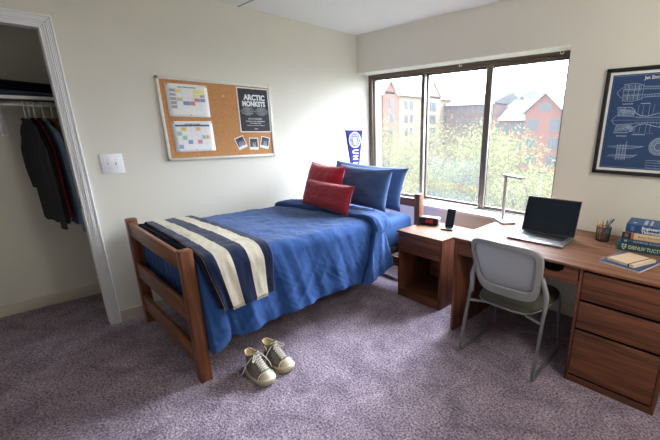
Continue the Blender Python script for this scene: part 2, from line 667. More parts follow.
# unseen globe lamp added as fill light for the room
cf = thing('added_fill_lamp', 'added white globe fill lamp, out of view on the desk side of the room', 'lamp', (4.00, .55, H))
MB().lathe([(.02, 0), (.075, 0), (.075, -.02), (.02, -.03)], n=32).tube([(0, 0, -.02), (0, 0, -.20)], .01, 10).build('base', M_trim, cf)
ld = bpy.data.lights.new('added_fill_light', 'POINT')
ld.shadow_soft_size = .14
ld.energy = FILL_W
ld.color = FILL_COL
lo = bpy.data.objects.new('added_fill_light', ld)
C.objects.link(lo)
lo.parent = cf
lo.location = (0, 0, -.36)

# light switch plate
t = thing('light_switch', 'white double toggle switch plate beside the closet door', 'light switch', (0, -.35, 1.236))
MB().box(0, .007, -.068, .068, -.07, .07, .004).build('cover_plate', M_trim, t)
for dy in (-.024, .024):
    tg = MB().box(.005, .009, dy-.006, dy+.006, -.013, .013, .001, 1)
    tg.box(.006, .022, dy-.004, dy+.004, -.002 if dy < 0 else .0, .009, .002, 1)
    tg.build('toggle', mat('switch_toggle', (216, 216, 214), .4), t)
    for dz in (-.03, .03):
        sw = MB()
        sw.lathe([(.0001, 0), (.003, 0), (.003, .001)], (0, 0, 0), 8)
        k = len(sw.v)
        for v in sw.v[-24:]:
            x, y, z = v
            v.x, v.y, v.z = .007+z, dy+x, dz+y
        sw.build('screw', M_silver, t)

# ------------------------------------------------------------------ bed
BX0, BX1 = .119, 1.266
bed = thing('bed', 'reddish brown wooden bed frame with slatted footboard along the left wall', 'bed', (.69, .69, 0))
BO = (.69, .69, 0)
for (x0, x1) in ((BX0, BX0+.064), (BX1-.064, BX1)):
    MB().box(x0, x1, -.373, -.304, 0, .846, .006, 2).build('foot_post', B_z, bed, BO)
    MB().box(x0, x1, 1.683, 1.750, 0, .915, .006, 2).build('head_post', B_z, bed, BO)
    cx = (x0+x1)/2
    MB().lathe([(.004, 0), (.004, .0006)], (cx-.01, -.338, .846), 10).build('peg_hole', M_gap, bed, BO)
for z0, z1 in ((.718, .822), (.388, .512), (.110, .240)):
    MB().box(BX0+.062, BX1-.062, -.366, -.338, z0, z1, .004).build('foot_rail', B_x, bed, BO)
for z0, z1 in ((.782, .862), (.40, .50), (.12, .22)):
    MB().box(BX0+.062, BX1-.062, 1.700, 1.728, z0, z1, .004).build('head_rail', B_x, bed, BO)
M_rail = mat('dark_grey_rail_metal', (58, 56, 60), .5, metal=.4)
for x0, x1 in ((BX0+.03, BX0+.055), (BX1-.05, BX1-.025)):
    MB().box(x0, x1, -.304, 1.683, .405, .465, .003).build('side_rail', M_rail, bed, BO)
MB().box(BX0+.055, BX1-.05, -.30, 1.68, .42, .452).build('support_deck', M_rail, bed, BO)

ms = MB().box(.165, 1.222, -.295, 1.655, .453, .725, .055, 5)
tag(ms.build('mattress', M_sheet, None, (.69, .69, .453)), 'thick mattress in a blue fitted sheet, bare beside the nightstand', 'mattress')

def interp(x, pts):
    if x <= pts[0][0]: return pts[0][1]
    for (a, fa), (b, fb) in zip(pts[:-1], pts[1:]):
        if x <= b:
            t = (x-a)/(b-a)
            return fa+(fb-fa)*t
    return pts[-1][1]

# cross-section of the bed clothes: s in 0..1 -> point, hem height given, puff outwards
ZT, XS = .772, 1.200
def section(s, zhem, off=0.0, zleft=.60, xl=.128):
    """top layer cross-section, s 0 left hem .. 1 right hem"""
    R = .088
    Lh = ZT-.03-zleft
    top = XS-xl-.03
    arc = R*PI/2
    drop = ZT-R-zhem
    segs = [Lh, .03*PI/2, top, arc, max(drop, .02)]
    d = s*sum(segs)
    if d < segs[0]:
        return Vector((xl-off, 0, zleft+d)), Vector((-1, 0, 0))
    d -= segs[0]
    if d < segs[1]:
        a = d/.03
        n = Vector((-math.cos(a), 0, math.sin(a)))
        return Vector((xl+.03, 0, ZT-.03))+n*(.03+off), n
    d -= segs[1]
    if d < segs[2]:
        return Vector((xl+.03+d, 0, ZT+off)), Vector((0, 0, 1))
    d -= segs[2]
    if d < segs[3]:
        a = d/R
        n = Vector((math.sin(a), 0, math.cos(a)))
        return Vector((XS, 0, ZT-R))+n*(R+off), n
    d -= segs[3]
    return Vector((XS+R+off+.02*(d/max(.02, drop)), 0, ZT-R-d)), Vector((1, 0, 0))

HEM = [(-.31, .195), (-.22, .205), (-.175, .245), (-.15, .262), (-.12, .236), (0, .246), (.32, .268), (.68, .288), (.92, .275), (1.1, .29), (1.3, .345)]
def folds(y, z, zt=.70):
    k = max(0, min(1, (zt-z)/.42))
    f = .010*math.sin(y*19+1.1+z*2.2)+.007*math.sin(y*43+z*7+.6)+.012*nz(y*6, z*3, 2.2)
    f -= .024*math.exp(-((y+.165+.12*(z-.3))/.016)**2)
    f += .030*math.exp(-((y+.235)/.05)**2)
    f += .016*(.5-abs(nz(y*7-z*9, z*5+y*2, 31)))*1.2-.006
    f += .007*(.5-abs(nz(y*17+z*13, z*9, 37)))-.003
    return f*k**.8
def top_noise(x, y):
    return .0075*nz(x*4, y*4, 1.0)+.005*nz(x*11+y*3, y*9, 4.0)+.0028*nz(x*28, y*19, 7.0)-.008*abs(nz(x*6-y*4, y*7+x*3, 21))-.004*abs(nz(x*16+y*9, y*15, 25))
def duvet_pt(u, v, off=0.0, hemf=None, yy=None, foldamp=1.0):
    y = yy if yy is not None else -.288+(1.30+.288)*v
    zh = hemf(y) if hemf else interp(y, HEM)
    p, n = section(u, zh, off)
    q = p+n*(top_noise(p.x, y+p.z*.3))
    if n.x > .3:
        q.x += folds(y, p.z)*foldamp
        q.x += .018*nz(y*3.3, p.z*4, 9)*min(1, max(0, .72-p.z)*3)
    if n.z > .5:
        q.z += .010*math.sin(PI*min(1, max(0, (p.x-.12)/1.1)))
    q.y = y
    return q
NV, NF = 220, 16
def duvet_full(u, v):
    vf = v*(NV+NF)/NV-NF/NV   # rows below zero wrap down over the foot end
    if vf >= 0:
        return duvet_pt(u, vf*.86)
    k = -vf*NV/NF
    p = duvet_pt(u, 0)
    if p.x < 1.225 and p.z > .66:
        d = .36*k
        rr = .05
        if d < rr*PI/2:
            a = d/rr
            return Vector((min(p.x, 1.195), -.262-rr*math.sin(a)*.7, p.z-rr*(1-math.cos(a))))
        w = .008*math.sin(p.x*62)*min(1, k*1.4)+.006*nz(p.x*30, k*2, 3)
        return Vector((min(p.x, 1.195), -.297+w, p.z-rr-(d-rr*PI/2)))
    # side drape closes round behind the foot post
    return Vector((p.x-.10*k if p.x > .6 else p.x+.02*k, -.292-.006*math.sin(PI*k), p.z))
dv = MB().grid(duvet_full, 230, NV+NF)
duvet = dv.build('duvet', M_duvet, None, (.69, .5, .6), smooth=80)
so = duvet.modifiers.new('thickness', 'SOLIDIFY')
so.thickness = .012
so.offset = -1
tag(duvet, 'rumpled royal blue duvet spread over the bed and hanging down its side', 'duvet')

# turned-down head end of the duvet
def band_y(s, p):
    if p.z < ZT-.085 and p.x > 1.0:
        k = min(1, max(0, (ZT-.085-p.z)/.40))
        return 1.045-.135*k, 1.165+.115*k
    yf = .845+(p.x-.13)*.185
    return yf, yf+.20+(p.x-.13)*.0
BHEM = [(0, .262), (1, .350)]
def band(u, v):
    p0, n0 = section(u, .262+(.350-.262)*v, 0)
    yf, yh = band_y(u, p0)
    if p0.x < 1.1: yh = yf+.25
    y = yf+(yh-yf)*v
    o = .034*min(1, (v/.06))**.5+.006*math.sin(PI*v)
    if v > .93: o -= (v-.93)/.07*.012
    p, n = section(u, .262+(.350-.262)*v, o)
    q = p+n*(top_noise(p.x*1.3+4, y*1.4)*.9+.003)
    if n.x > .3:
        q.x += folds(y, p.z)*.8+.012*nz(y*9, p.z*3, 12)+.006
    if n.z > .5:
        q.z += .010*math.sin(PI*min(1, max(0, (p.x-.12)/1.1)))
    q.y = y
    return q
bd = MB().grid(band, 200, 60).build('folded_edge', M_duvet, duvet, (.69, .5, .6), smooth=80)
so = bd.modifiers.new('thickness', 'SOLIDIFY')
so.thickness = .014
so.offset = -1

# striped throw across the foot of the bed
def throw_pt(u, v, off, ynear, yfar, zh0, zh1):
    zh = zh0+(zh1-zh0)*v
    p, n = section(u, zh, 0, zleft=.742, xl=.112)
    k = min(1, max(0, (p.x-.13)/1.07))
    dz = min(1, max(0, (ZT-.05-p.z)/.28)) if p.x > 1 else 0
    y0, y1 = ynear(k, dz), yfar(k, dz)
    y = y0+(y1-y0)*v
    p, n = section(u, zh, off+.003*math.sin(PI*v), zleft=.742, xl=.112)
    q = p+n*(top_noise(p.x, y+p.z*.3)*.8+.0016*nz(p.x*40, y*40, 5))
    if n.x > .3:
        q.x += folds(y, p.z)*.55+.008*(1-dz)
    if n.z > .5:
        q.z += .010*math.sin(PI*min(1, max(0, (p.x-.12)/1.1)))
    q.y = y
    return q
def stripe(u, v):
    for lim, i in ((.145, 0), (.375, 1), (.615, 0), (.845, 1), (1.1, 0)):
        if v < lim: return i
tf = lambda u, v: throw_pt(u, v, .022, lambda k, d: -.247-.012*k+.062*d, lambda k, d: .075+.065*k-.018*d, .455, .475)
th = MB().grid(tf, 110, 60, mfn=stripe).build('striped_throw', [M_navy, M_cream], None, (.69, -.1, .75), smooth=80)
so = th.modifiers.new('thickness', 'SOLIDIFY')
so.thickness = .006
so.offset = 1
tag(th, 'navy and cream striped knit throw folded across the foot of the bed', 'throw blanket')
tl = lambda u, v: throw_pt(u, v, .014, lambda k, d: -.300+.010*k+.070*d, lambda k, d: -.10, .475, .475)
lf = MB().grid(tl, 90, 20).build('under_layer', M_navyd, th, (.69, -.1, .75), smooth=80)
lf['label'] = 'dark navy underside layer'
so = lf.modifiers.new('thickness', 'SOLIDIFY')
so.thickness = .005
so.offset = 1
for vv, nm in ((0.0, 'piping'), (1.0, 'piping')):
    pts = [tf(i/80, vv)+Vector((0, 0, .003)) for i in range(6, 81)]
    MB().tube(pts, .0028, 6).build(nm, mat('tan_piping', (176, 150, 124), .8) if vv == 0 else M_navyd, th, (.69, -.1, .75))
for v0, v1 in ((.14, .38), (.61, .85)):
  fr = MB()
  for i in range(28):
    v = v0+(v1-v0)*(i+.5)/28
    p = tf(1, v)
    fr.tube([p+Vector((.003, 0, .006)), p+Vector((.006, .004*math.sin(i*2.3), -.010-.004*abs(nz(i*.7, 0)))), ], .0014, 5)
  fr.build('hem_stitching', M_cream, th, (.69, -.1, .75))

# pillows and cushions
def pillow(name, w, h, t, loc, lean, yaw, roll, m, label, group, seed=0, ear=.07, pw=.55, seam=None):
    mb = MB()
    for side in (1, -1):
        def fn(a, b, side=side):
            u, v = a*2-1, b*2-1
            su, sv = math.sin(u*PI/2)*.25+u*.75, math.sin(v*PI/2)*.25+v*.75
            x = w/2*su*(1-ear*(1-abs(sv)**2.2))
            z = h/2*sv*(1-ear*1.1*(1-abs(su)**2.2))
            e = max(0, (1-abs(su)**3.2)*(1-abs(sv)**3.2))
            y = t/2*e**pw
            wr = .018*nz(u*2.2+seed, v*2.2, side)+.007*nz(u*6+seed, v*6, side*3)
            edge = (1-e)**2
            wr += .006*edge*math.sin((u*13 if abs(v) > abs(u) else v*13)+seed)
            y = max(0, y*(1+wr*7)+wr*.14*e+e*(1-e)*.020*(.5-abs(nz(u*4+v*2, v*9, seed+side)))+e*.006*(.4-abs(nz(u*9, v*5+u*4, seed+9))))
            z -= .012*e*(1-v)*.5
            return Vector((x, -side*y, z))
        mb.grid(fn, 36, 36, flip=(side < 0))
    o = mb.build(name, m, None, smooth=80, weld=True)
    o.matrix_world = Matrix.Translation(loc) @ Matrix.Rotation(yaw, 4, 'Z') @ Matrix.Rotation(-lean, 4, 'X') @ Matrix.Rotation(roll, 4, 'Y')
    o.rotation_mode = 'XYZ'
    tag(o, label, 'pillow', group)
    if seam:
        pts = []
        N = 26
        for s in range(4):
            for i in range(N):
                a = i/N*2-1
                u, v = ((a, -1), (1, a), (-a, 1), (-1, -a))[s]
                su, sv = math.sin(u*PI/2)*.25+u*.75, math.sin(v*PI/2)*.25+v*.75
                pts.append((w/2*su*(1-ear*(1-abs(sv)**2.2)), 0, h/2*sv*(1-ear*1.1*(1-abs(su)**2.2))))
        MB().tube(pts, .0042, 6, closed=True).build('piping', seam, o)
    return o
PG = 'pillows piled at the head of the bed'
pillow('bed_pillow', .93, .41, .18, (.700, 1.535, .965), math.radians(16), math.radians(7), math.radians(1.6), M_pil, 'long slate blue pillow at the very back, against the headboard', PG, 1.0)
pillow('bed_pillow', .68, .385, .17, (.830, 1.355, .975), math.radians(17), math.radians(4), math.radians(.5), M_pil, 'slate blue pillow standing in front of the long back pillow', PG, 5.0)
pillow('throw_pillow', .55, .43, .16, (.460, 1.185, .962), math.radians(19), math.radians(-2), math.radians(1), M_red, 'larger square crimson cushion behind the small red one', PG, 9.0, seam=M_red)
pillow('lumbar_pillow', .63, .250, .14, (.735, 1.020, .915), math.radians(20), math.radians(3), math.radians(1), M_red2, 'small rectangular dusty red cushion at the front of the pile', PG, 13.0, ear=.05, seam=M_red2)

# ------------------------------------------------------------------ nightstand
NX0, NX1, NY0, NY1, NZ = 1.276, 1.757, 1.382, 1.862, .635
NO = (1.516, 1.62, 0)
ns = thing('nightstand', 'walnut nightstand with one drawer and open shelf beside the bed', 'nightstand', NO)
MB().box(NX0-.008, NX1+.008, NY0-.010, NY1, NZ-.020, NZ, .003).build('top', WT_x, ns, NO)
for x0, x1 in ((NX0, NX0+.020), (NX1-.020, NX1)):
    MB().box(x0, x1, NY0, NY1, 0, NZ-.02, .002).build('side_panel', W_z, ns, NO)
MB().box(NX0+.02, NX1-.02, NY1-.015, NY1, .0, NZ-.02).build('back_panel', W_x, ns, NO)
MB().box(NX0+.02, NX1-.02, NY0+.004, NY1-.015, .062, .080, .002).build('shelf', W_x, ns, NO)
MB().box(NX0+.02, NX1-.02, NY0+.006, NY0+.022, 0, .062, .002).build('kick_board', W_x, ns, NO)
d = MB().box(NX0+.014, NX1-.012, NY0-.006, NY0+.012, .445, .611, .003)
d.box(NX0+.03, NX1-.03, NY0+.012, NY1-.03, .45, .60)
d.build('drawer', W_x, ns, NO)

# ------------------------------------------------------------------ desk
DX0, DX1, DY0, DY1, DZ = 2.001, 3.345, 1.193, 2.048, .755
DO = (2.67, 1.62, 0)
dk = thing('desk', 'walnut desk with drawer pedestal under the window and blueprint', 'desk', DO)
MB().box(DX0-.010, DX1+.010, DY0-.012, DY1, DZ-.016, DZ, .003).build('top', WT_x, dk, DO)
MB().box(DX0, DX0+.026, DY0, DY1, 0, DZ-.016, .002).build('side_panel', W_z, dk, DO)
MB().box(2.866, 2.884, DY0, DY1, 0, DZ-.016, .002).build('side_panel', W_z, dk, DO)
MB().box(DX1-.020, DX1, DY0, DY1, 0, DZ-.016, .002).build('side_panel', W_z, dk, DO)
MB().box(2.884, DX1-.02, DY1-.015, DY1, .03, DZ-.016).build('back_panel', W_x, dk, DO)
# wide pencil drawer with two scooped finger holes in its upper edge
def scoop(c, hw, dep, n=10):
    return [(c-hw*math.cos(PI*i/n), DZ-.022-dep*math.sin(PI*i/n)**.7) for i in range(n+1)]
out = [(2.034, .628), (2.034, DZ-.022)]+scoop(2.185, .062, .055)+scoop(2.700, .075, .055)+[(2.857, DZ-.022), (2.857, .632)]
mw = Matrix(((1, 0, 0, 0), (0, 0, 1, 0), (0, 1, 0, 0), (0, 0, 0, 1)))
pd = MB().prism(out, DY0+.006, DY0+.022, mw)
pdo = pd.build('pencil_drawer', W_x, dk, DO)
MB().box(2.044, 2.847, DY0+.05, DY0+.45, .632, .650).box(2.044, 2.847, DY0+.05, DY0+.06, .65, DZ-.02).build('drawer_box', M_gap, pdo, DO)
MB().box(2.026, 2.034, DY0+.01, DY1-.01, .66, DZ-.016).build('drawer_runner', W_y, dk, DO)
MB().box(2.884, DX1-.02, DY0+.012, DY0+.4, .03, DZ-.017).build('pedestal_core', M_gap, dk, DO)
for (z0, z1) in ((.556, .724), (.372, .540), (.056, .356)):
    d = MB()
    d.box(2.888, DX1-.023, DY0-.004, DY0+.014, z0, z1, .004, 3)
    dd = d.build('drawer', W_x, dk, DO)
    MB().box(2.890, DX1-.025, DY0+.002, DY0+.013, z0-.012, z0+.002).build('finger_groove', M_gap, dd, DO)
MB().box(2.884, DX1-.02, DY0+.002, DY0+.014, 0, .045, .002).build('kick_board', W_x, dk, DO)

# ------------------------------------------------------------------ chair
CO = (2.48, 1.24, 0)
ch = thing('desk_chair', 'light grey sled base chair with mesh back pulled up to the desk', 'chair', CO)
def ring_pt(kind, a):
    c, s = math.cos(a), math.sin(a)
    e = .36 if kind == 'o' else .30
    sx = math.copysign(abs(c)**e, c)
    sz = math.copysign(abs(s)**e, s)
    if kind == 'o':
        zc, hz = .694, .174
        z = zc+hz*sz
        t = (z-.52)/.348
        xl = 2.262+.075*(1-t)**1.6
        xr = 2.745-.035*(1-t)**1.6-.012*t
    else:
        zc, hz = .708, .127
        z = zc+hz*sz
        t = (z-.581)/.254
        xl = 2.296+.055*(1-t)**1.6
        xr = 2.704-.022*(1-t)**1.6-.012*t
    x = (xl+xr)/2+(xr-xl)/2*sx
    return x, z
def back_y(x, z):
    lean = 1.030-(z-.52)*.165
    return lean-.030*(1-((x-2.50)/.24)**2)
NR = 72
fm = MB()
def ringfn(u, v):
    a = 2*PI*u
    # v: 0 inner-front .. around the section
    k = v*4
    xi, zi_ = ring_pt('i', a)
    xo, zo_ = ring_pt('o', a)
    t = [0, 1, 1, 0, 0][int(min(k, 4))] if abs(k-round(k)) < 1e-6 else 0
    dy = [-.013, -.010, .012, .013, -.013][int(round(k))]
    x, z = xi+(xo-xi)*t, zi_+(zo_-zi_)*t
    return Vector((x, back_y(x, z)+dy, z))
fm.grid(ringfn, NR, 4)
fmo = fm.build('backrest_frame', M_greyp, ch, CO, smooth=50, weld=True)
bv = fmo.modifiers.new('soft_edges', 'BEVEL')
bv.width = .005
bv.segments = 2
bv.angle_limit = math.radians(40)
M_mesh = mat('pale_grey_mesh_fabric', (172, 172, 174), .85, spec=.15, var=.10, vscale=240, bump=.15, bscale=500)
_nt = M_mesh.node_tree
_tr = _nt.nodes.new('ShaderNodeBsdfTranslucent')
_tr.inputs[0].default_value = (.62, .63, .66, 1)
_mx = _nt.nodes.new('ShaderNodeMixShader')
_mx.inputs[0].default_value = .24
_nt.links.new(_nt.nodes['Principled BSDF'].outputs[0], _mx.inputs[1])
_nt.links.new(_tr.outputs[0], _mx.inputs[2])
_nt.links.new(_mx.outputs[0], _nt.nodes['Material Output'].inputs[0])
def meshfn(u, v):
    a = 2*PI*u
    x, z = ring_pt('i', a)
    xc, zc = 2.505, .706
    x, z = xc+(x-xc)*v*1.02, zc+(z-zc)*v*1.02
    return Vector((x, back_y(x, z)+.004, z))
mo = MB().grid(meshfn, NR, 8).build('mesh_panel', M_mesh, ch, CO, smooth=80, weld=True)
so = mo.modifiers.new('thickness', 'SOLIDIFY')
so.thickness = .003
# small badge slot on the lower frame
MB().box(2.53, 2.56, .985, .992, .548, .553, .001).build('slot', M_greym, fmo, CO)
# moulded arms joining frame and legs
for sgn, x in ((-1, 2.272), (1, 2.757)):
    a = MB()
    xin = x-sgn*.030
    def armfn(u, v, x=x, xin=xin, sgn=sgn):
        z = .47+(.70-.47)*v
        w = .013*(.55+.45*math.sin(PI*min(1, max(.05, (v*.95+.05)))))+.004
        cx = xin+(x-xin)*min(1, max(0, (1-v)*2.2))
        if v < .35: w *= .7+.3*v/.35
        an = 2*PI*u
        yy = 1.02-(z-.52)*.10
        return Vector((cx+w*math.cos(an), yy+.014*math.sin(an), z))
    a.grid(armfn, 14, 14)
    a.build('arm_bracket', M_greyp, ch, CO, smooth=60, weld=True)
legs = {-1: [(2.268, 1.022, .56), (2.222, .990, .013), (2.222, 1.500, .013), (2.250, 1.440, .43)],
        1: [(2.758, 1.022, .56), (2.738, 1.005, .013), (2.722, 1.500, .013), (2.695, 1.440, .43)]}
for sgn in (-1, 1):
    MB().tube(fillet(legs[sgn], .045, 7), .0115, 12).build('sled_leg', M_greym, ch, CO)
for (a, b) in (((2.253, 1.012, .408), (2.36, 1.05, .412)), ((2.750, 1.012, .408), (2.64, 1.05, .412))):
    MB().tube([a, b], .0095, 10).build('crossbar', M_greym, ch, CO)
# seat pad and shell
def seat_outline(n=48, x0=2.272, x1=2.712, y0=1.012, y1=1.505, e=.45, grow=0.0):
    out = []
    for i in range(n):
        a = 2*PI*i/n
        c, s = math.cos(a), math.sin(a)
        sx = math.copysign(abs(c)**e, c)
        sy = math.copysign(abs(s)**e, s)
        y = (y0+y1)/2+((y1-y0)/2+grow)*sy
        tp = 1-.10*max(0, -sy)
        out.append(((x0+x1)/2+((x1-x0)/2+grow)*sx*tp, y))
    return out
def seat_loft(levels):
    mb = MB()
    n = 48
    vs, fs = [], []
    for (g, z, sag) in levels:
        for (x, y) in seat_outline(n, grow=g):
            vs.append((x, y, z-sag*((y-1.26)/.25)**2*(1 if y < 1.26 else .6)))
    for i in range(len(levels)-1):
        for j in range(n):
            k = (j+1) % n
            fs.append([i*n+j, i*n+k, (i+1)*n+k, (i+1)*n+j])
    fs.append(list(range(n))[::-1])
    fs.append([(len(levels)-1)*n+j for j in range(n)])
    return mb.add(vs, fs)
seat_loft([(-.03, .435, .0), (-.004, .437, .0), (.0, .450, .004), (-.008, .466, .006), (-.03, .474, .006), (-.10, .473, .004)]).build('seat', M_seat, ch, CO, smooth=60)
seat_loft([(-.10, .404, .0), (-.03, .408, .0), (-.006, .420, .0), (.002, .434, .0), (-.01, .4345, .0)]).build('seat_shell', M_greyp, ch, CO, smooth=60)

# ------------------------------------------------------------------ things on the desk
# laptop
lp = thing('laptop', 'open silver laptop with dark screen on the desk', 'laptop', (2.475, 1.565, DZ), math.radians(2.6))
lw, ldp = .385, .275
b = MB().box(-lw/2, lw/2, -ldp/2, ldp/2, .002, .015, .005, 3)
b.build('base', M_alu, lp)
kb = MB().box(-lw/2+.035, lw/2-.035, -.012, .112, .0145, .0156)
kbo = kb.build('keyboard', M_black, lp)
kk = MB()
for r in range(6):
    n = 14
    for i in range(n):
        x = -lw/2+.038+i*(lw-.076)/n
        y = -.010+r*.0202
        if r == 0 and 4 <= i <= 8:
            if i == 4: kk.box(x+.001, x+5*(lw-.076)/n-.002, y+.001, y+.017, .0155, .0168)
            continue
        kk.box(x+.001, x+(lw-.076)/n-.002, y+.001, y+.017, .0155, .0168)
kk.build('keys', mat('key_black', (34, 34, 38), .5), kbo)
MB().box(-.065, .065, -.125, -.030, .0147, .0153, .0003).build('trackpad', mat('trackpad_grey', (168, 168, 172), .35, metal=.5), lp)
for sx in (-1, 1):
    MB().box(sx*(lw/2-.022)-.008, sx*(lw/2-.022)+.008, -.01, .11, .0147, .0153).build('speaker_grille', M_greym, lp)
tilt = math.radians(17)
hm = Matrix.Translation((0, ldp/2-.006, .014)) @ Matrix.Rotation(-tilt, 4, 'X')
ld_ = MB().box(-lw/2, lw/2, .000, .006, .0, .262, .0025, 2, mw=hm).build('lid', M_alu, lp)
MB().box(-lw/2+.002, lw/2-.002, -.0012, .0005, .004, .258, mw=hm).build('bezel', M_black, ld_)
MB().box(-lw/2+.008, lw/2-.008, -.0018, -.0008, .014, .250, mw=hm).build('screen', M_screen, ld_)
MB().tube([hm @ Vector((-lw/2+.03, .003, .0)), hm @ Vector((lw/2-.03, .003, 0))], .0055, 10).build('hinge', M_black, lp)

# desk lamp
M_lampw = mat('satin_white_lamp', (176, 176, 178), .4, metal=.15, var=.02)
la = thing('desk_lamp', 'slim white arm desk lamp standing by the window sill', 'lamp', (2.060, 1.850, DZ), math.radians(-40))
MB().box(-.080, .080, -.058, .058, .0, .018, .005, 3).build('base', M_lampw, la)
MB().tube([(-.072, .006, .016), (-.065, .003, .2), (-.058, 0, .382)], .0135, 14).build('stem', M_lampw, la)
lh = Matrix.Translation((-.062, 0, .384)) @ Matrix.Rotation(math.radians(20), 4, 'Z') @ Matrix.Rotation(math.radians(2), 4, 'Y')
h = MB().box(-.020, .185, -.026, .026, -.008, .009, .004, 3, mw=lh).build('lamp_head', M_lampw, la)
MB().box(.03, .178, -.014, .014, -.0050, -.0035, mw=lh).build('diffuser', mat('lamp_diffuser', (236, 236, 230), .5), h)
MB().tube([(-.058, -.014, .374), (-.058, .014, .374)], .011, 12).build('hinge', M_lampw, la)

# mesh pen cup
cup = thing('pen_cup', 'black wire mesh pen cup on the desk by the laptop', 'pen cup', (2.806, 1.842, DZ))
cr0, cr1, chh = .042, .047, .100
wm = MB()
M_wire = mat('black_wire', (30, 32, 32), .45, metal=.5)
NW = 34
for i in range(NW):
    for d in (-1, 1):
        pts = []
        for k in range(7):
            t = k/6
            a = 2*PI*i/NW+d*t*.75
            r = cr0+(cr1-cr0)*t
            pts.append((r*math.cos(a), r*math.sin(a), .004+t*(chh-.006)))
        wm.tube(pts, .00085, 4)
wm.build('wire_mesh', M_wire, cup)
def loop(r, z, n=36):
    return [(r*math.cos(2*PI*i/n), r*math.sin(2*PI*i/n), z) for i in range(n)]
MB().tube(loop(cr1, chh-.001), .0025, 8, closed=True).build('rim', M_wire, cup)
MB().lathe([(.041, 0), (.043, .001), (.043, .005), (.041, .006)], n=30).build('base', M_wire, cup)
pens = [((-.030, -.004), (-.050, .010), .142, (222, 178, 60), 'pencil', 'yellow pencil leaning left in the mesh cup', 'p'),
        ((-.012, -.020), (-.024, -.012), .137, (226, 160, 44), 'pencil', 'orange yellow pencil behind the rim at the left of the cup', 'p'),
        ((.006, -.026), (-.014, .0), .150, (190, 60, 50), 'pen', 'red pen standing upright in the mesh cup', 'c'),
        ((.004, .016), (.012, .014), .136, (120, 160, 60), 'marker', 'green highlighter in the middle of the mesh cup', 'm'),
        ((-.030, .004), (.052, .010), .152, (54, 92, 148), 'marker', 'blue marker leaning far right in the mesh cup', 'm'),
        ((-.012, .024), (.034, .018), .152, (118, 170, 196), 'pen', 'light blue pen leaning right in the mesh cup', 'c'),
        ((.020, -.020), (.038, -.010), .134, (70, 120, 110), 'pen', 'dark teal pen near the right rim of the mesh cup', 'c')]
for (bx, by), (tx, ty), ln, col, nm, lab, kind in pens:
    o = thing(nm, lab, nm, (2.806, 1.842, DZ), group='pens in the mesh cup')
    A = Vector((bx, by, .009))
    B = Vector((tx, ty, .009+ln))
    m_ = mat('pen_'+lab.replace(' ', '_')[:24], col, .45, var=.03)
    D = (B-A)
    if kind == 'p':
        MB().tube([A, A+D*.88], .0034, 6).build('shaft', m_, o)
        MB().tube([A+D*.88, A+D*.98], [.0034, .001], 6).build('sharpened_wood', mat('bare_wood', (214, 176, 128), .7), o)
        MB().tube([A+D*.975, A+D], [.0011, .0003], 6).build('lead', M_black, o)
    elif kind == 'm':
        MB().tube([A, A+D*.68], .0058, 10).build('barrel', m_, o)
        MB().tube([A+D*.68, A+D*.97, A+D], [.0062, .0056, .003], 10).build('cap', mat('cap_'+lab.replace(' ', '_')[:20], tuple(int(c*.75) for c in col), .4), o)
    else:
        MB().tube([A, A+D*.80], .0042, 10).build('barrel', m_, o)
        MB().tube([A+D*.80, A+D*.95, A+D], [.0044, .0036, .0015], 10).build('tip', M_silver, o)

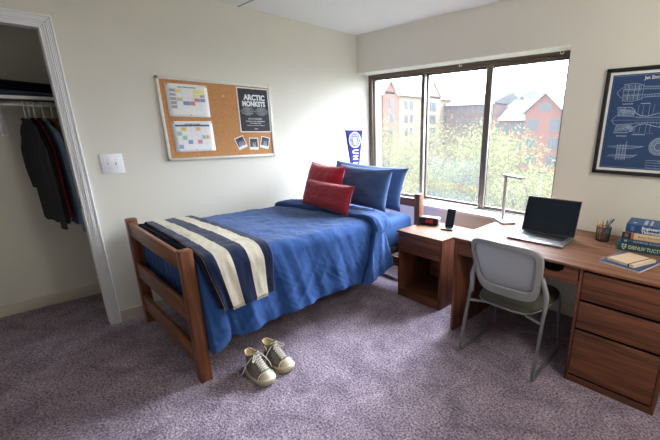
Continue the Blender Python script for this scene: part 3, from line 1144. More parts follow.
# books
M_page = mat('book_pages', (226, 218, 198), .9, var=.06, vscale=60, noise_stretch=(1, 1, 14))
ink_w = mat('white_ink', (226, 230, 232), .6, var=.01)
ink_gold = mat('pale_gold_ink', (206, 200, 160), .6, var=.02)
ink_dark = mat('dark_ink', (48, 44, 44), .7, var=.02)
books = [
    (2.933, 1.692, .300, .225, .755, .052, 5.0, (26, 84, 100), 'thick teal textbook at the bottom of the book stack'),
    (2.948, 1.690, .285, .215, .807, .028, 4.0, (54, 78, 104), 'thin grey blue book second from the bottom of the stack'),
    (2.948, 1.694, .290, .215, .835, .042, 5.5, (212, 190, 148), 'cream spined textbook with dark end under the top book'),
    (2.962, 1.696, .270, .225, .877, .055, 4.5, (32, 74, 124), 'blue hardcover textbook on top of the book stack')]
for i, (x, y, wdt, dep, z, hgt, rot, col, lab) in enumerate(books):
    o = thing('textbook', lab, 'book', (x, y, z), math.radians(rot), group='textbooks stacked on the desk')
    mcov = mat('book_cover_%d' % i, col, .45, var=.05, vscale=20)
    c = MB()
    c.box(0, wdt, 0, dep, .0, .003, .001, 1)
    c.box(0, wdt, 0, dep, hgt-.0035, hgt-.0005, .001, 1)
    c.box(0, wdt, -.001, .004, 0, hgt-.0005, .0015, 2)
    co = c.build('cover', mcov, o)
    MB().box(.004, wdt-.004, .004, dep-.005, .003, hgt-.0035).build('pages', M_page, o)
    sm_ = frame_mw((0, -.0014, hgt/2), (1, 0, 0), (0, 0, 1))
    T = lambda dx, dz: sm_ @ Matrix.Translation((dx, dz, 0))
    if i == 0:
        text_mb('DIENLIV TUCTON', .031, T(.166, -.001), bold=.0006, sx=.82).build('spine_lettering', ink_gold, co)
        e = MB()
        for (dx, dz) in ((.030, .012), (.046, .012), (.030, -.002), (.046, -.002), (.038, -.014)):
            e.box(-.005+dx, .005+dx, -.0045+dz, .0045+dz, 0, .0006, mw=sm_)
        e.build('spine_emblem', ink_gold, co)
    elif i == 1:
        text_mb('IN SCIENCES  BY SYSTEMS', .014, T(.150, 0), bold=.0002).build('spine_lettering', mat('grey_ink', (160, 172, 178), .6), co)
        MB().box(.02, .034, -.006, .006, 0, .0006, mw=sm_).build('spine_emblem', MATS['grey_ink'], co)
    elif i == 2:
        MB().box(0.0005, .052, -hgt/2+.001, hgt/2-.001, 0, .0006, mw=sm_).build('spine_band', mat('dark_plum_band', (44, 34, 44), .5), co)
        MB().box(.054, .066, -hgt/2+.001, hgt/2-.001, 0, .0006, mw=sm_).build('spine_stripe', mat('rust_band', (176, 104, 62), .5), co)
        MB().box(.016, .036, -.012, .012, .0006, .0010, mw=sm_).build('spine_emblem', mat('mauve_ink', (126, 104, 110), .6), co)
        text_mb('Modern Electrical Systems', .015, T(.168, 0), bold=.0001).build('spine_lettering', mat('brown_ink', (122, 104, 80), .7), co)
    else:
        lt = text_mb('Engineering', .026, T(.085, .009), bold=.0006, align='LEFT')
        text_mb('Thermodynamics', .026, T(.085, -.015), bold=.0006, align='LEFT', mb=lt)
        lt.build('spine_lettering', ink_w, co)
        e = MB()
        e.box(.028, .046, -.014, .014, 0, .0006, mw=sm_)
        e.box(.062, .074, -.021, -.017, 0, .0006, mw=sm_)
        e.build('spine_emblem', mat('pale_blue_ink', (96, 120, 170), .6), co)
        tp = frame_mw((0, 0, hgt-.0005), (1, 0, 0), (0, 1, 0))
        e = MB()
        e.box(.030, .052, .045, .075, 0, .0006, mw=tp)
        e.box(.090, .108, .030, .170, 0, .0006, mw=tp)
        e.box(.122, .136, .030, .170, 0, .0006, mw=tp)
        e.build('cover_print', mat('pale_print', (176, 190, 208), .6), co)
        MB().prism([(.175, .115), (.262, .035), (.262, .195), (.215, .195)], 0, .0006, tp).build('cover_picture', mat('olive_print', (150, 146, 118), .6, var=.3, vscale=30), co)

# spiral notebook and journal
nb = thing('spiral_notebook', 'blue spiral notebook lying at the front of the desk', 'notebook', (2.914, 1.345, DZ), math.radians(-13.5))
MB().box(.008, .228, .0, .285, .0, .0105, .001, 1).build('pages', M_white, nb)
MB().box(.004, .230, -.002, .287, .0105, .0122, .0005, 1).build('front_cover', mat('blue_card', (58, 76, 122), .55), nb)
wr = MB()
for i in range(26):
    y = .012+i*.0103
    pts = [(.007+.0065*math.cos(a), y, .0065+.0065*math.sin(a)) for a in [2*PI*k/10 for k in range(10)]]
    wr.tube(pts, .0009, 5, closed=True)
wr.build('spiral_wire', M_silver, nb)
jr = thing('journal', 'beige journal with a dark elastic band on the blue notebook', 'journal', (2.953, 1.372, DZ+.0135), math.radians(-21))
MB().box(.002, .158, .002, .208, .002, .013, .001, 1).build('pages', M_page, jr)
jc = MB().box(0, .160, 0, .210, .0, .002, .0008, 1)
jc.box(0, .160, 0, .210, .013, .0155, .001, 1)
jc.box(-.001, .003, 0, .210, 0, .0155, .001, 1)
jc.build('cover', mat('beige_kraft_cover', (204, 180, 148), .75, var=.04, vscale=30), jr)
MB().box(.124, .131, -.0008, .2108, -.0002, .0163, .0004, 1).build('elastic_band', mat('dark_elastic', (38, 32, 34), .8), jr)

# ------------------------------------------------------------------ things on the nightstand
ac = thing('alarm_clock', 'small dark alarm clock with red digits on the nightstand', 'clock', (1.362, 1.730, NZ), math.radians(15))
ac.scale = (1.1, 1.05, 1.12)
MB().box(-.086, .086, -.028, .040, .0, .066, .012, 4).build('body', mat('clock_grey', (118, 120, 126), .4), ac)
MB().box(-.084, .084, -.033, -.026, .003, .063, .010, 3).build('face', M_black, ac)
fmw = frame_mw((0, -.0332, .034), (1, 0, 0), (0, 0, 1))
SEG = {'0': 'abcdef', '1': 'bc', '2': 'abged', '3': 'abgcd', '7': 'abc', '9': 'abcdfg'}
dg_ = MB()
def digit(ch_, ox, w=.0145, h=.027):
    t_ = .0032
    R_ = {'a': (0, w, h-t_, h), 'd': (0, w, 0, t_), 'g': (0, w, h/2-t_/2, h/2+t_/2), 'f': (0, t_, h/2, h), 'b': (w-t_, w, h/2, h), 'e': (0, t_, 0, h/2), 'c': (w-t_, w, 0, h/2)}
    for s in SEG[ch_]:
        a_, b_, c_, d_ = R_[s]
        dg_.box(ox+a_, ox+b_, c_-h/2, d_-h/2, 0, .0006, mw=fmw)
digit('2', -.024)
digit('0', .004)
digit('0', .024)
dg_.box(-.0045, -.0015, .003, .007, 0, .0006, mw=fmw).box(-.0045, -.0015, -.007, -.003, 0, .0006, mw=fmw)
dg_.build('digits', emit('red_led', (214, 34, 28), .55), ac)

ps = thing('charging_stand', 'black wireless charging stand on the nightstand', 'charger', (1.590, 1.715, NZ), math.radians(14))
MB().box(-.056, .056, -.066, .066, 0, .014, .006, 3).build('base', M_black, ps)
pm = Matrix.Translation((0, -.004, .015)) @ Matrix.Rotation(math.radians(-22), 4, 'X')
MB().box(-.026, .026, .0095, .017, -.004, .105, .003, 2, mw=pm).build('back_rest', M_black, ps)
MB().box(-.03, .03, -.004, .012, -.003, .003, .002, 2, mw=pm).build('ledge', M_black, ps)
phn = thing('phone', 'dark smartphone leaning on the charging stand', 'phone', (1.590, 1.715, NZ), math.radians(14))
MB().box(-.040, .040, .0005, .0085, .0032, .172, .003, 2, mw=pm).build('body', mat('phone_graphite', (52, 54, 60), .35, metal=.5), phn)
MB().box(-.037, .037, -.0004, .0012, .008, .167, mw=pm).build('screen', M_screen, phn)

# ------------------------------------------------------------------ corkboard and its papers (left wall; u along +y, v up)
def wallmw(y, z, x=0.0, rot=0.0):
    m_ = Matrix(((0, 0, 1, x), (1, 0, 0, y), (0, 1, 0, z), (0, 0, 0, 1)))
    return m_ @ Matrix.Rotation(rot, 4, 'Z')
PY0, PY1, PZ0, PZ1 = .019, .962, 1.234, 1.873
bo = thing('corkboard', 'framed corkboard with pinned papers on the left wall', 'corkboard', (0, .49, 1.553))
OB = (0, .49, 1.553)
fr_ = MB()
fr_.box(0, .020, PY0, PY1, PZ1-.022, PZ1, .004).box(0, .020, PY0, PY1, PZ0, PZ0+.022, .004)
fr_.box(0, .020, PY0, PY0+.022, PZ0, PZ1, .004).box(0, .020, PY1-.022, PY1, PZ0, PZ1, .004)
fr_.build('board_frame', mat('pale_aluminium_frame', (208, 208, 200), .4, metal=.15), bo, OB)
MB().box(.001, .013, PY0+.015, PY1-.015, PZ0+.015, PZ1-.015).build('cork', mat('cork', (190, 136, 86), .9, var=.22, vscale=130, bump=.3, bscale=220), bo, OB)
XB = .0135
def pinm(mb, y, z, x=XB+.002, r=.006):
    o = len(mb.v)
    mb.lathe([(.0006, -.004), (.0012, .002), (r*.6, .003), (r*.5, .007), (r, .009), (r*.9, .011)], n=10)
    for v in mb.v[o:]:
        v.x, v.y, v.z = x+v.z, y+v.x, z+v.y
    return mb
M_ink = mat('grey_print_ink', (150, 150, 158), .8)
M_line = mat('pale_grid_ink', (206, 208, 214), .8)
def sheet(name, label, cat, y0, y1, z0, z1, cells, header, title, cols, rows, rot, group):
    cy, cz = (y0+y1)/2, (z0+z1)/2
    w, h = y1-y0, z1-z0
    mw_ = wallmw(0, 0)
    t_ = thing(name, label, cat, (XB, cy, cz), 0, group)
    R_ = wallmw(0, 0, 0, rot)
    # a sheet that lifts slightly at its lower edge
    def fn(u, v):
        return R_ @ Vector(((u-.5)*w, (v-.5)*h, .0015+.010*(1-v)**3*u*(1-u)*2+.0006))
    p = MB().grid(fn, 8, 10).build('paper', M_white, t_, smooth=80)
    so_ = p.modifiers.new('thickness', 'SOLIDIFY')
    so_.thickness = .0008
    lift = .0045
    tx = text_mb(title, h*.052, R_ @ Matrix.Translation((0, h*.40, lift-.001)), bold=.0002)
    tx.build('lettering', ink_dark, t_)
    gx0, gx1 = -w*.42, w*.42
    gz1 = h*.34
    gz0 = -h*.38
    g = MB()
    cw, chh_ = (gx1-gx0)/cols, (gz1-gz0)/rows
    for i in range(cols+1):
        x = gx0+i*cw
        g.box(x-.0005, x+.0005, gz0, gz1, lift-.001, lift-.0005, mw=R_)
    for j in range(rows+1):
        z = gz0+j*chh_
        g.box(gx0, gx1, z-.0005, z+.0005, lift-.001, lift-.0005, mw=R_)
    g.build('grid_lines', M_line, t_)
    if header:
        hb_ = MB().box(gx0, gx1, gz1-chh_*.06, gz1+h*.045, lift-.001, lift-.0002, mw=R_).build('header_row', mat('slate_header_ink', (78, 98, 122), .8), t_)
    for (c, r, cwn, rh, col) in cells:
        x0, zt = gx0+c*cw, gz1-r*chh_
        cb_ = MB().box(x0+.001, x0+cw*cwn-.001, zt-chh_*rh+.001, zt-.001, lift-.0008, lift-.0001, mw=R_)
        for k in range(2):
            cb_.box(x0+cw*.15, x0+cw*cwn*.8, zt-chh_*(.35+.3*k)*rh-.0008, zt-chh_*(.35+.3*k)*rh+.0008, lift-.0002, lift+.0001, mi=1, mw=R_)
        cb_.build('colour_block', [mat('block_%d_%d_%d' % col, col, .8, var=.05, vscale=120), M_ink], t_)
    pn = MB()
    pinm(pn, -w*.47, h*.46, .002, .005)
    pinm(pn, w*.47, h*.46, .002, .005)
    pinm(pn, 0.0, -h*.44, .008, .004)
    pn.build('push_pin', mat('steel_pin', (90, 90, 90), .35, metal=.7), t_)
    return t_
GY, YE, BL, RD, TN = (172, 172, 176), (238, 228, 140), (122, 152, 200), (224, 134, 136), (206, 196, 150)
sheet('schedule_sheet', 'class schedule sheet pinned at the upper left of the corkboard', 'calendar', .076, .391, 1.578, 1.827,
      [(0, 0, 1, .8, GY), (0, 1.1, 1, .7, GY), (0, 2.1, 1, .8, GY), (0, 3.1, 1, .8, GY), (0, 4.1, 1, .8, GY),
       (1.1, 0, .85, .9, YE), (1.1, 2.1, .95, .9, TN), (4.05, 0, 1.9, 1.1, YE), (4.05, 1.15, .95, .8, (240, 234, 180)), (5.05, 1.15, .9, .8, GY), (4.05, 2.1, .95, .95, RD), (5.05, 2.1, .9, .95, BL),
       (2.05, 3.0, 1.1, 1.0, BL), (3.15, 3.0, .95, 1.0, RD)], False, 'FALL CLASS SCHEDULE', 6, 6, 0, 'printed sheets on the corkboard')
sheet('monthly_calendar', 'month calendar sheet pinned below the class schedule', 'calendar', .082, .397, 1.302, 1.545,
      [(1.1, .15, 1, .9, (240, 196, 96)), (4.1, .15, .9, .9, (244, 196, 140)), (0.1, 1.1, 1, 1, (160, 204, 184)), (1.1, 2.1, .95, .95, (160, 204, 170)),
       (5.1, 2.05, .75, .9, (150, 196, 214)), (5.9, 2.05, .8, .9, (246, 186, 128)), (2.1, 3.1, .95, .95, (136, 164, 214)), (4.05, 3.1, .95, .95, (232, 150, 172)), (0.1, 4.1, .95, .95, (150, 172, 220))],
      True, 'OCTOBER PLANNER', 7, 5, math.radians(1.0), 'printed sheets on the corkboard')

# black band poster
pt = thing('band_poster', 'black and white band poster pinned at the right of the corkboard', 'poster', (XB, .789, 1.649))
mw_ = wallmw(0, 0)
pw_, ph_ = .300, .384
MB().box(-pw_/2, pw_/2, -ph_/2, ph_/2, .0008, .0020, mw=mw_).build('paper', M_white, pt, smooth=0)
MB().box(-pw_/2+.009, pw_/2-.009, -ph_/2+.009, ph_/2-.009, .0019, .0026, mw=mw_).build('black_print', mat('charcoal_print', (46, 47, 50), .7), pt, smooth=0)
txt = text_mb('ARCTIC', .064, mw_ @ Matrix.Translation((.010, .108, .0027)), bold=.0028, sx=.88)
text_mb('MONKSTS', .060, mw_ @ Matrix.Translation((.0, .054, .0027)), bold=.0028, sx=.80, mb=txt)
txt.build('title_lettering', ink_w, pt)
sm2 = text_mb('LIVE IN CONCERT', .017, mw_ @ Matrix.Translation((0, -.074, .0027)), bold=.0006)
text_mb('DOORS AT 7 P.M. WEDNESDAY', .013, mw_ @ Matrix.Translation((0, -.096, .0027)), bold=.0006, mb=sm2)
text_mb('THE SUMMER TOUR', .012, mw_ @ Matrix.Translation((0, -.113, .0027)), bold=.0004, mb=sm2)
text_mb('TICKETS ON SALE NOW AT THE BOX', .010, mw_ @ Matrix.Translation((0, -.132, .0027)), bold=.0003, mb=sm2)
text_mb('OFFICE', .011, mw_ @ Matrix.Translation((0, -.162, .0027)), bold=.0004, mb=sm2)
sm2.build('small_lettering', mat('grey_white_ink', (196, 198, 200), .7), pt)
dm = MB()
for cx_ in (-.066, .066):
    for k in range(7):
        s = 1-k*.14
        hw, hh = .062*s, .034*s
        pts = [(cx_+hw*math.copysign(abs(math.cos(a))**1.3, math.cos(a)), -.008+hh*math.copysign(abs(math.sin(a))**1.0, math.sin(a))*(1+.12*math.sin(a*9+k)), .0030) for a in [2*PI*i/40 for i in range(40)]]
        dm.tube([mw_ @ Vector(q) for q in pts], .0016, 4, closed=True)
dm.tube([mw_ @ Vector((-.135, -.008, .003)), mw_ @ Vector((.135, -.008, .003))], .0014, 4)
dm.build('patterned_emblem', mat('silver_print', (172, 176, 182), .6), pt)
pinm(MB(), 0, ph_/2-.012, .002, .004).build('push_pin', M_silver, pt)

photos = [(.630, 1.366, math.radians(21), 'instant photo tilted left, leftmost of the three under the poster', 3.0),
          (.752, 1.354, math.radians(-2), 'instant photo hanging straight, middle of the three under the poster', 8.0),
          (.864, 1.363, math.radians(-14), 'instant photo tilted right, rightmost of the three under the poster', 14.0)]
for (y, z, rot, lab, sd) in photos:
    t_ = thing('instant_photo', lab, 'photo', (XB, y, z), group='instant photos on the corkboard')
    R_ = wallmw(0, 0, 0, rot)
    MB().box(-.044, .044, -.054, .054, .001, .0022, .0004, 1, mw=R_).build('white_border', M_white, t_)
    MB().box(-.037, .037, -.030, .046, .0021, .0027, mw=R_).build('picture', mat('dark_photo_%d' % sd, (62, 66, 76), .3, var=.75, vscale=36), t_)
    pe = MB()
    for dx in ((-.018, .0, .018) if sd < 5 else (-.006, .012)):
        pe.prism([(dx-.011, -.030), (dx+.011, -.030), (dx+.009, -.006), (dx+.003, .0), (dx+.006, .008), (dx, .014), (dx-.006, .008), (dx-.003, .0), (dx-.009, -.006)], .0027, .003, R_)
    pe.build('picture_figures', mat('photo_light_grey', (142, 146, 154), .4, var=.4, vscale=60), t_)
for (y, z, lab) in ((.440, 1.784, 'small pin stuck in bare cork left of the poster, upper one'), (.516, 1.757, 'small pale pin stuck in bare cork left of the poster, lower one')):
    o = pinm(MB(), 0, 0, .0, .005).build('push_pin', M_white if z < 1.76 else M_silver, None)
    o.location = (XB, y, z)
    tag(o, lab, 'pin', 'loose pins in the cork')

# ------------------------------------------------------------------ pennant
pn = thing('pennant', 'purple blue felt pennant hanging point down by the window corner', 'pennant', (0, 2.003, 1.48))
YC = 2.003
def pen_w(z): return .136*(z-.66)/(1.478-.66)
def penfn(u, v):
    z = .66+(1.478-.66)*v
    return Vector((.004+.004*math.sin(PI*u)+.004*math.sin(v*5), YC+pen_w(z)*(u*2-1)-YC, z-1.48))
p_ = MB().grid(penfn, 8, 24).build('felt', mat('purple_blue_felt', (46, 46, 106), .9, spec=.1, var=.05, vscale=60), pn, smooth=80)
so = p_.modifiers.new('thickness', 'SOLIDIFY')
so.thickness = .003
MB().box(.002, .010, -.146, .146, -.002, .028, .002).build('white_band', M_white, pn)
MB().tube([(.007, -.150, .026), (.007, -.142, -.01)], .004, 8).build('string_knot', M_greym, pn)
def penmw(z, x=.0115): return wallmw(0, z-1.48, x)
e = MB()
for (r, w_) in ((.088, .010), (.056, .006)):
    e.tube([penmw(1.369) @ Vector((r*math.cos(a), r*math.sin(a)*.98, 0)) for a in [2*PI*i/48 for i in range(48)]], w_*.35, 5, closed=True)
for i in range(30):
    a = 2*PI*i/30
    e.tube([penmw(1.369) @ Vector((.066*math.cos(a), .066*math.sin(a), 0)), penmw(1.369) @ Vector((.078*math.cos(a), .078*math.sin(a), 0))], .0028, 4)
e.prism([(-.030, -.030), (0, -.044), (.030, -.030), (.034, .020), (.020, .034), (-.020, .034), (-.034, .020)], -.001, .002, penmw(1.369))
e.build('round_crest', M_white, pn)
lt = MB()
zz, sz = 1.262, .145
for c_, s_, dz in (('U', .120, 0), ('N', .105, .068), ('I', .098, .128), ('O', .090, .178), ('N', .080, .240)):
    m2 = wallmw(0, zz-dz-.03-1.48, .0115) @ Matrix.Rotation(-PI/2, 4, 'Z')
    text_mb(c_, s_, m2, depth=.0012, bold=.003, sx=.62, mb=lt)
lt.build('lettering', M_white, pn)

# ------------------------------------------------------------------ framed blueprint on the window wall
FX0, FX1, FZ0_, FZ1_ = 2.614, 3.56, 1.198, 1.903
fb = thing('framed_blueprint', 'black framed jet engine blueprint print on the wall above the desk', 'picture', (3.087, W, 1.55))
OF = (3.087, W, 1.55)
f = MB()
for (x0, x1, z0, z1) in ((FX0, FX1, FZ1_-.026, FZ1_), (FX0, FX1, FZ0_, FZ0_+.026), (FX0, FX0+.026, FZ0_, FZ1_), (FX1-.026, FX1, FZ0_, FZ1_)):
    f.box(x0, x1, W-.028, W, z0, z1, .004, 2)
f.build('frame', mat('black_frame_lacquer', (26, 25, 28), .4), fb, OF)
MB().box(FX0+.02, FX1-.02, W-.016, W-.002, FZ0_+.02, FZ1_-.02).build('mat_board', M_white, fb, OF)
MB().box(FX0+.044, FX1-.044, W-.018, W-.0155, FZ0_+.044, FZ1_-.044).build('blueprint', mat('blueprint_blue', (38, 66, 108), .55, var=.08, vscale=8), fb, OF)
bm_ = Matrix(((1, 0, 0, 0), (0, 0, -1, W-.0182), (0, 1, 0, 0), (0, 0, 0, 1)))
text_mb('Jet Engine', .029, bm_ @ Matrix.Translation((2.905, 1.831, 0)), bold=.0006).build('title_lettering', ink_w, fb, OF)
L = MB()
def pl(pts, r=.0009, closed=False):
    L.tube([bm_ @ Vector((x, z, 0)) for x, z in pts], r*1.4, 4, closed=closed)
def rect(x0, x1, z0, z1, r=.0009):
    pl([(x0, z0), (x1, z0), (x1, z1), (x0, z1)], r, True)
rect(FX0+.052, FX1-.052, FZ0_+.052, FZ1_-.052, .0006)
rng = random.Random(3)
# upper engine, side view
c0 = 1.745
for s in (1, -1):
    pl([(2.696, c0), (2.722, c0+s*.030), (2.735, c0+s*.032), (2.735, c0+s*.052), (2.800, c0+s*.056), (2.840, c0+s*.046), (2.850, c0+s*.034), (2.95, c0+s*.030), (2.965, c0+s*.040), (3.10, c0+s*.040), (3.13, c0+s*.030), (3.30, c0+s*.034), (3.36, c0+s*.018)])
    pl([(2.735, c0+s*.020), (2.85, c0+s*.018), (2.95, c0+s*.014), (3.2, c0+s*.018)], .0007)
    for i in range(12):
        x = 2.742+i*.0085
        pl([(x, c0+s*.006), (x, c0+s*(.050-.0008*i))], .0006)
    for i in range(10):
        x = 2.86+i*.014
        pl([(x, c0+s*.016), (x+.009, c0+s*.030)], .0006)
for x in (2.735, 2.765, 2.800, 2.825, 2.850, 2.965, 3.0, 3.1, 3.2, 3.3):
    pl([(x, c0-.050), (x, c0+.050)], .0007)
# lower cutaway engine
c1 = 1.567
for s in (1, -1):
    pl([(2.690, c1), (2.712, c1+s*.028), (2.722, c1+s*.030)])
    pl([(2.716, c1+s*.084), (2.800, c1+s*.082), (2.822, c1+s*.066), (2.828, c1+s*.048), (2.858, c1+s*.030), (2.90, c1+s*.024), (2.96, c1+s*.042), (3.05, c1+s*.052), (3.16, c1+s*.044), (3.26, c1+s*.050), (3.34, c1+s*.022)], .0013)
    pl([(2.716, c1+s*.084), (2.722, c1+s*.052), (2.73, c1+s*.030), (2.80, c1+s*.024), (2.9, c1+s*.014), (3.0, c1+s*.020), (3.3, c1+s*.014)], .0008)
    for i in range(16):
        x = 2.724+i*.0064
        pl([(x, c1+s*.026), (x+.004, c1+s*(.078-.0012*i))], .0007)
    for i in range(26):
        x = 2.84+i*.017
        pl([(x, c1+s*.010), (x+.006, c1+s*(.022+.010*abs(math.sin(i))))], .0006)
    for i in range(14):
        cx_, cz_ = 2.74+rng.random()*.09, c1+s*(.035+.035*rng.random())
        r_ = .004+.006*rng.random()
        pl([(cx_+r_*math.cos(a), cz_+r_*math.sin(a)) for a in [2*PI*k/8 for k in range(8)]], .0006, True)
pl([(2.69, c1), (3.42, c1)], .0005)
# callouts
for (xa, za, xb, zb) in ((2.742, 1.672, 2.806, 1.672), (2.850, 1.672, 2.905, 1.672), (2.735, 1.462, 2.80, 1.462), (2.83, 1.473, 2.908, 1.473), (2.96, 1.672, 3.06, 1.672), (3.1, 1.468, 3.2, 1.468), (3.2, 1.672, 3.28, 1.672)):
    pl([(xa, za), (xb, zb)], .0016)
for x in (2.842, 2.87, 2.905, 2.93, 3.02, 3.12):
    pl([(x, c1+.03), (x, 1.664)], .0005)
    pl([(x, c1-.03), (x, 1.482), (x+.02, 1.482)], .0005)
# aircraft front view
for z, x0, x1, a in ((1.392, 2.690, 2.914, .004), (1.330, 2.694, 2.884, .010)):
    pl([(x0, z-a), (2.77, z+.006), (2.86, z+.004), (x1, z+a), (2.84, z-.012), (2.77, z-.014)], .0011, True)
    for i in range(16):
        x = x0+.01+i*(x1-x0-.02)/16
        pl([(x, z-.006), (x+.007, z+.006)], .0007)
for x in (2.765, 2.800):
    pl([(x-.010, 1.300), (x+.012, 1.302), (x+.008, 1.408), (x-.010, 1.406)], .0012, True)
    for i in range(9):
        pl([(x-.009, 1.306+i*.011), (x+.009, 1.312+i*.011)], .0008)
pl([(2.806, 1.400), (2.808, 1.430)], .0008)
# compressor disc
cx_, cz_ = 3.000, 1.398
for r_ in (.056, .046, .022, .010):
    pl([(cx_+r_*math.cos(a), cz_+r_*math.sin(a)) for a in [2*PI*k/36 for k in range(36)]], .0010, True)
for k in range(30):
    a = 2*PI*k/30
    pl([(cx_+.024*math.cos(a), cz_+.024*math.sin(a)), (cx_+.055*math.cos(a+.08), cz_+.055*math.sin(a+.08))], .0011)
# title block
for (x0, x1, z0, z1) in ((2.943, 3.12, 1.256, 1.306), (2.943, 3.00, 1.256, 1.290), (3.0, 3.06, 1.256, 1.290), (2.943, 3.12, 1.256, 1.272), (3.2, 3.48, 1.27, 1.42)):
    rect(x0, x1, z0, z1, .0007)
L.build('line_drawing', mat('pale_blueprint_ink', (176, 192, 214), .6, var=.05), fb, OF)
tb = text_mb('TURBINE', .012, bm_ @ Matrix.Translation((3.035, 1.298, 0)))
tb.build('block_lettering', MATS['pale_blueprint_ink'], fb, OF)

# ------------------------------------------------------------------ closet
SHZ = 1.698
sh = thing('closet_shelf', 'closet shelf with a white front edge above the hanging rod', 'shelf', (-.58, -1.1, SHZ))
OS = (-.58, -1.1, SHZ)
MB().box(-.790, -.40, -1.898, -.302, SHZ-.018, SHZ, .002).build('board', mat('shelf_shade_grey', (66, 62, 57), .6), sh, OS)  # dark board colour stands in for the shade under a white shelf
MB().box(-.400, -.392, -1.898, -.302, SHZ-.020, SHZ+.003, .002).build('front_edge', M_trim, sh, OS)
rodt = thing('closet_rod', 'white metal hanging rod under the closet shelf', 'rod', (-.45, -1.1, 1.642))
OR = (-.45, -1.1, 1.642)
MB().tube([(-.45, -1.9, 1.642), (-.45, -.30, 1.642)], .0105, 12).build('tube', mat('white_rod_enamel', (210, 208, 202), .35), rodt, OR)
for y in (-1.897, -.303):
    MB().tube([(-.45, y-.003, 1.642), (-.45, y+.003, 1.642)], .028, 14).build('end_flange', M_trim, rodt, OR)
bk = thing('shelf_bracket', 'white metal bracket holding up the closet shelf and rod', 'bracket', (-.79, -.832, 1.55))
OK_ = (-.79, -.832, 1.55)
MB().box(-.792, -.786, -.852, -.812, 1.42, SHZ-.018, .002).build('wall_plate', M_trim, bk, OK_)
MB().box(-.79, -.43, -.841, -.823, SHZ-.026, SHZ-.018, .002).build('shelf_arm', M_trim, bk, OK_)
MB().tube([(-.787, -.832, 1.44), (-.47, -.832, 1.622)], .0075, 8).tube(fillet([(-.47, -.832, 1.622), (-.45, -.832, 1.624), (-.432, -.832, 1.634)], .01), .0075, 8).build('brace', M_trim, bk, OK_)

# folded bedding on the shelf
def folded(name, x0, x1, y0, y1, z0, h, m, label, seed, layers):
    mb = MB()
    hl = h/layers
    for k in range(layers):
        def fn(u, v, k=k):
            a = 2*PI*u
            e = .35
            c, s = math.cos(a), math.sin(a)
            sy = math.copysign(abs(c)**e, c)
            sz = math.copysign(abs(s)**.7, s)
            x = x0+(x1-x0)*v
            sag = .10*nz(x*3, k, seed)*hl
            endk = min(1, min(v, 1-v)*14)**.5
            y = (y0+y1)/2+(y1-y0)/2*sy*(.99+.02*nz(k*3.1, x*4, seed))
            z = z0+hl*(k+.5)+hl/2*sz*endk*.99+sag+.12*hl*nz(y*5, x*5, seed+k)*(1 if sz > 0 else .2)
            z = z0+(z-z0)*(1-.30*max(0, min(1, (y+.80)/.40)))
            return Vector((x, y, max(z0+.0005, z)))
        mb.grid(fn, 40, 14)
    o = mb.build(name, m, None, ((x0+x1)/2, (y0+y1)/2, z0), smooth=70, weld=True)
    return tag(o, label, 'bedding')
folded('folded_blanket', -.76, -.42, -1.25, -.40, SHZ+.001, .040, mat('slate_blue_fleece', (62, 82, 108), .95, var=.15, vscale=80), 'slate blue folded blanket lying flat on the closet shelf', 2, 1)
folded('folded_comforter', -.76, -.425, -1.20, -.43, SHZ+.047, .062, mat('midnight_navy_cotton', (20, 24, 40), .95, spec=.1, var=.1), 'dark navy folded comforter on top of the slate blue blanket', 6, 2)

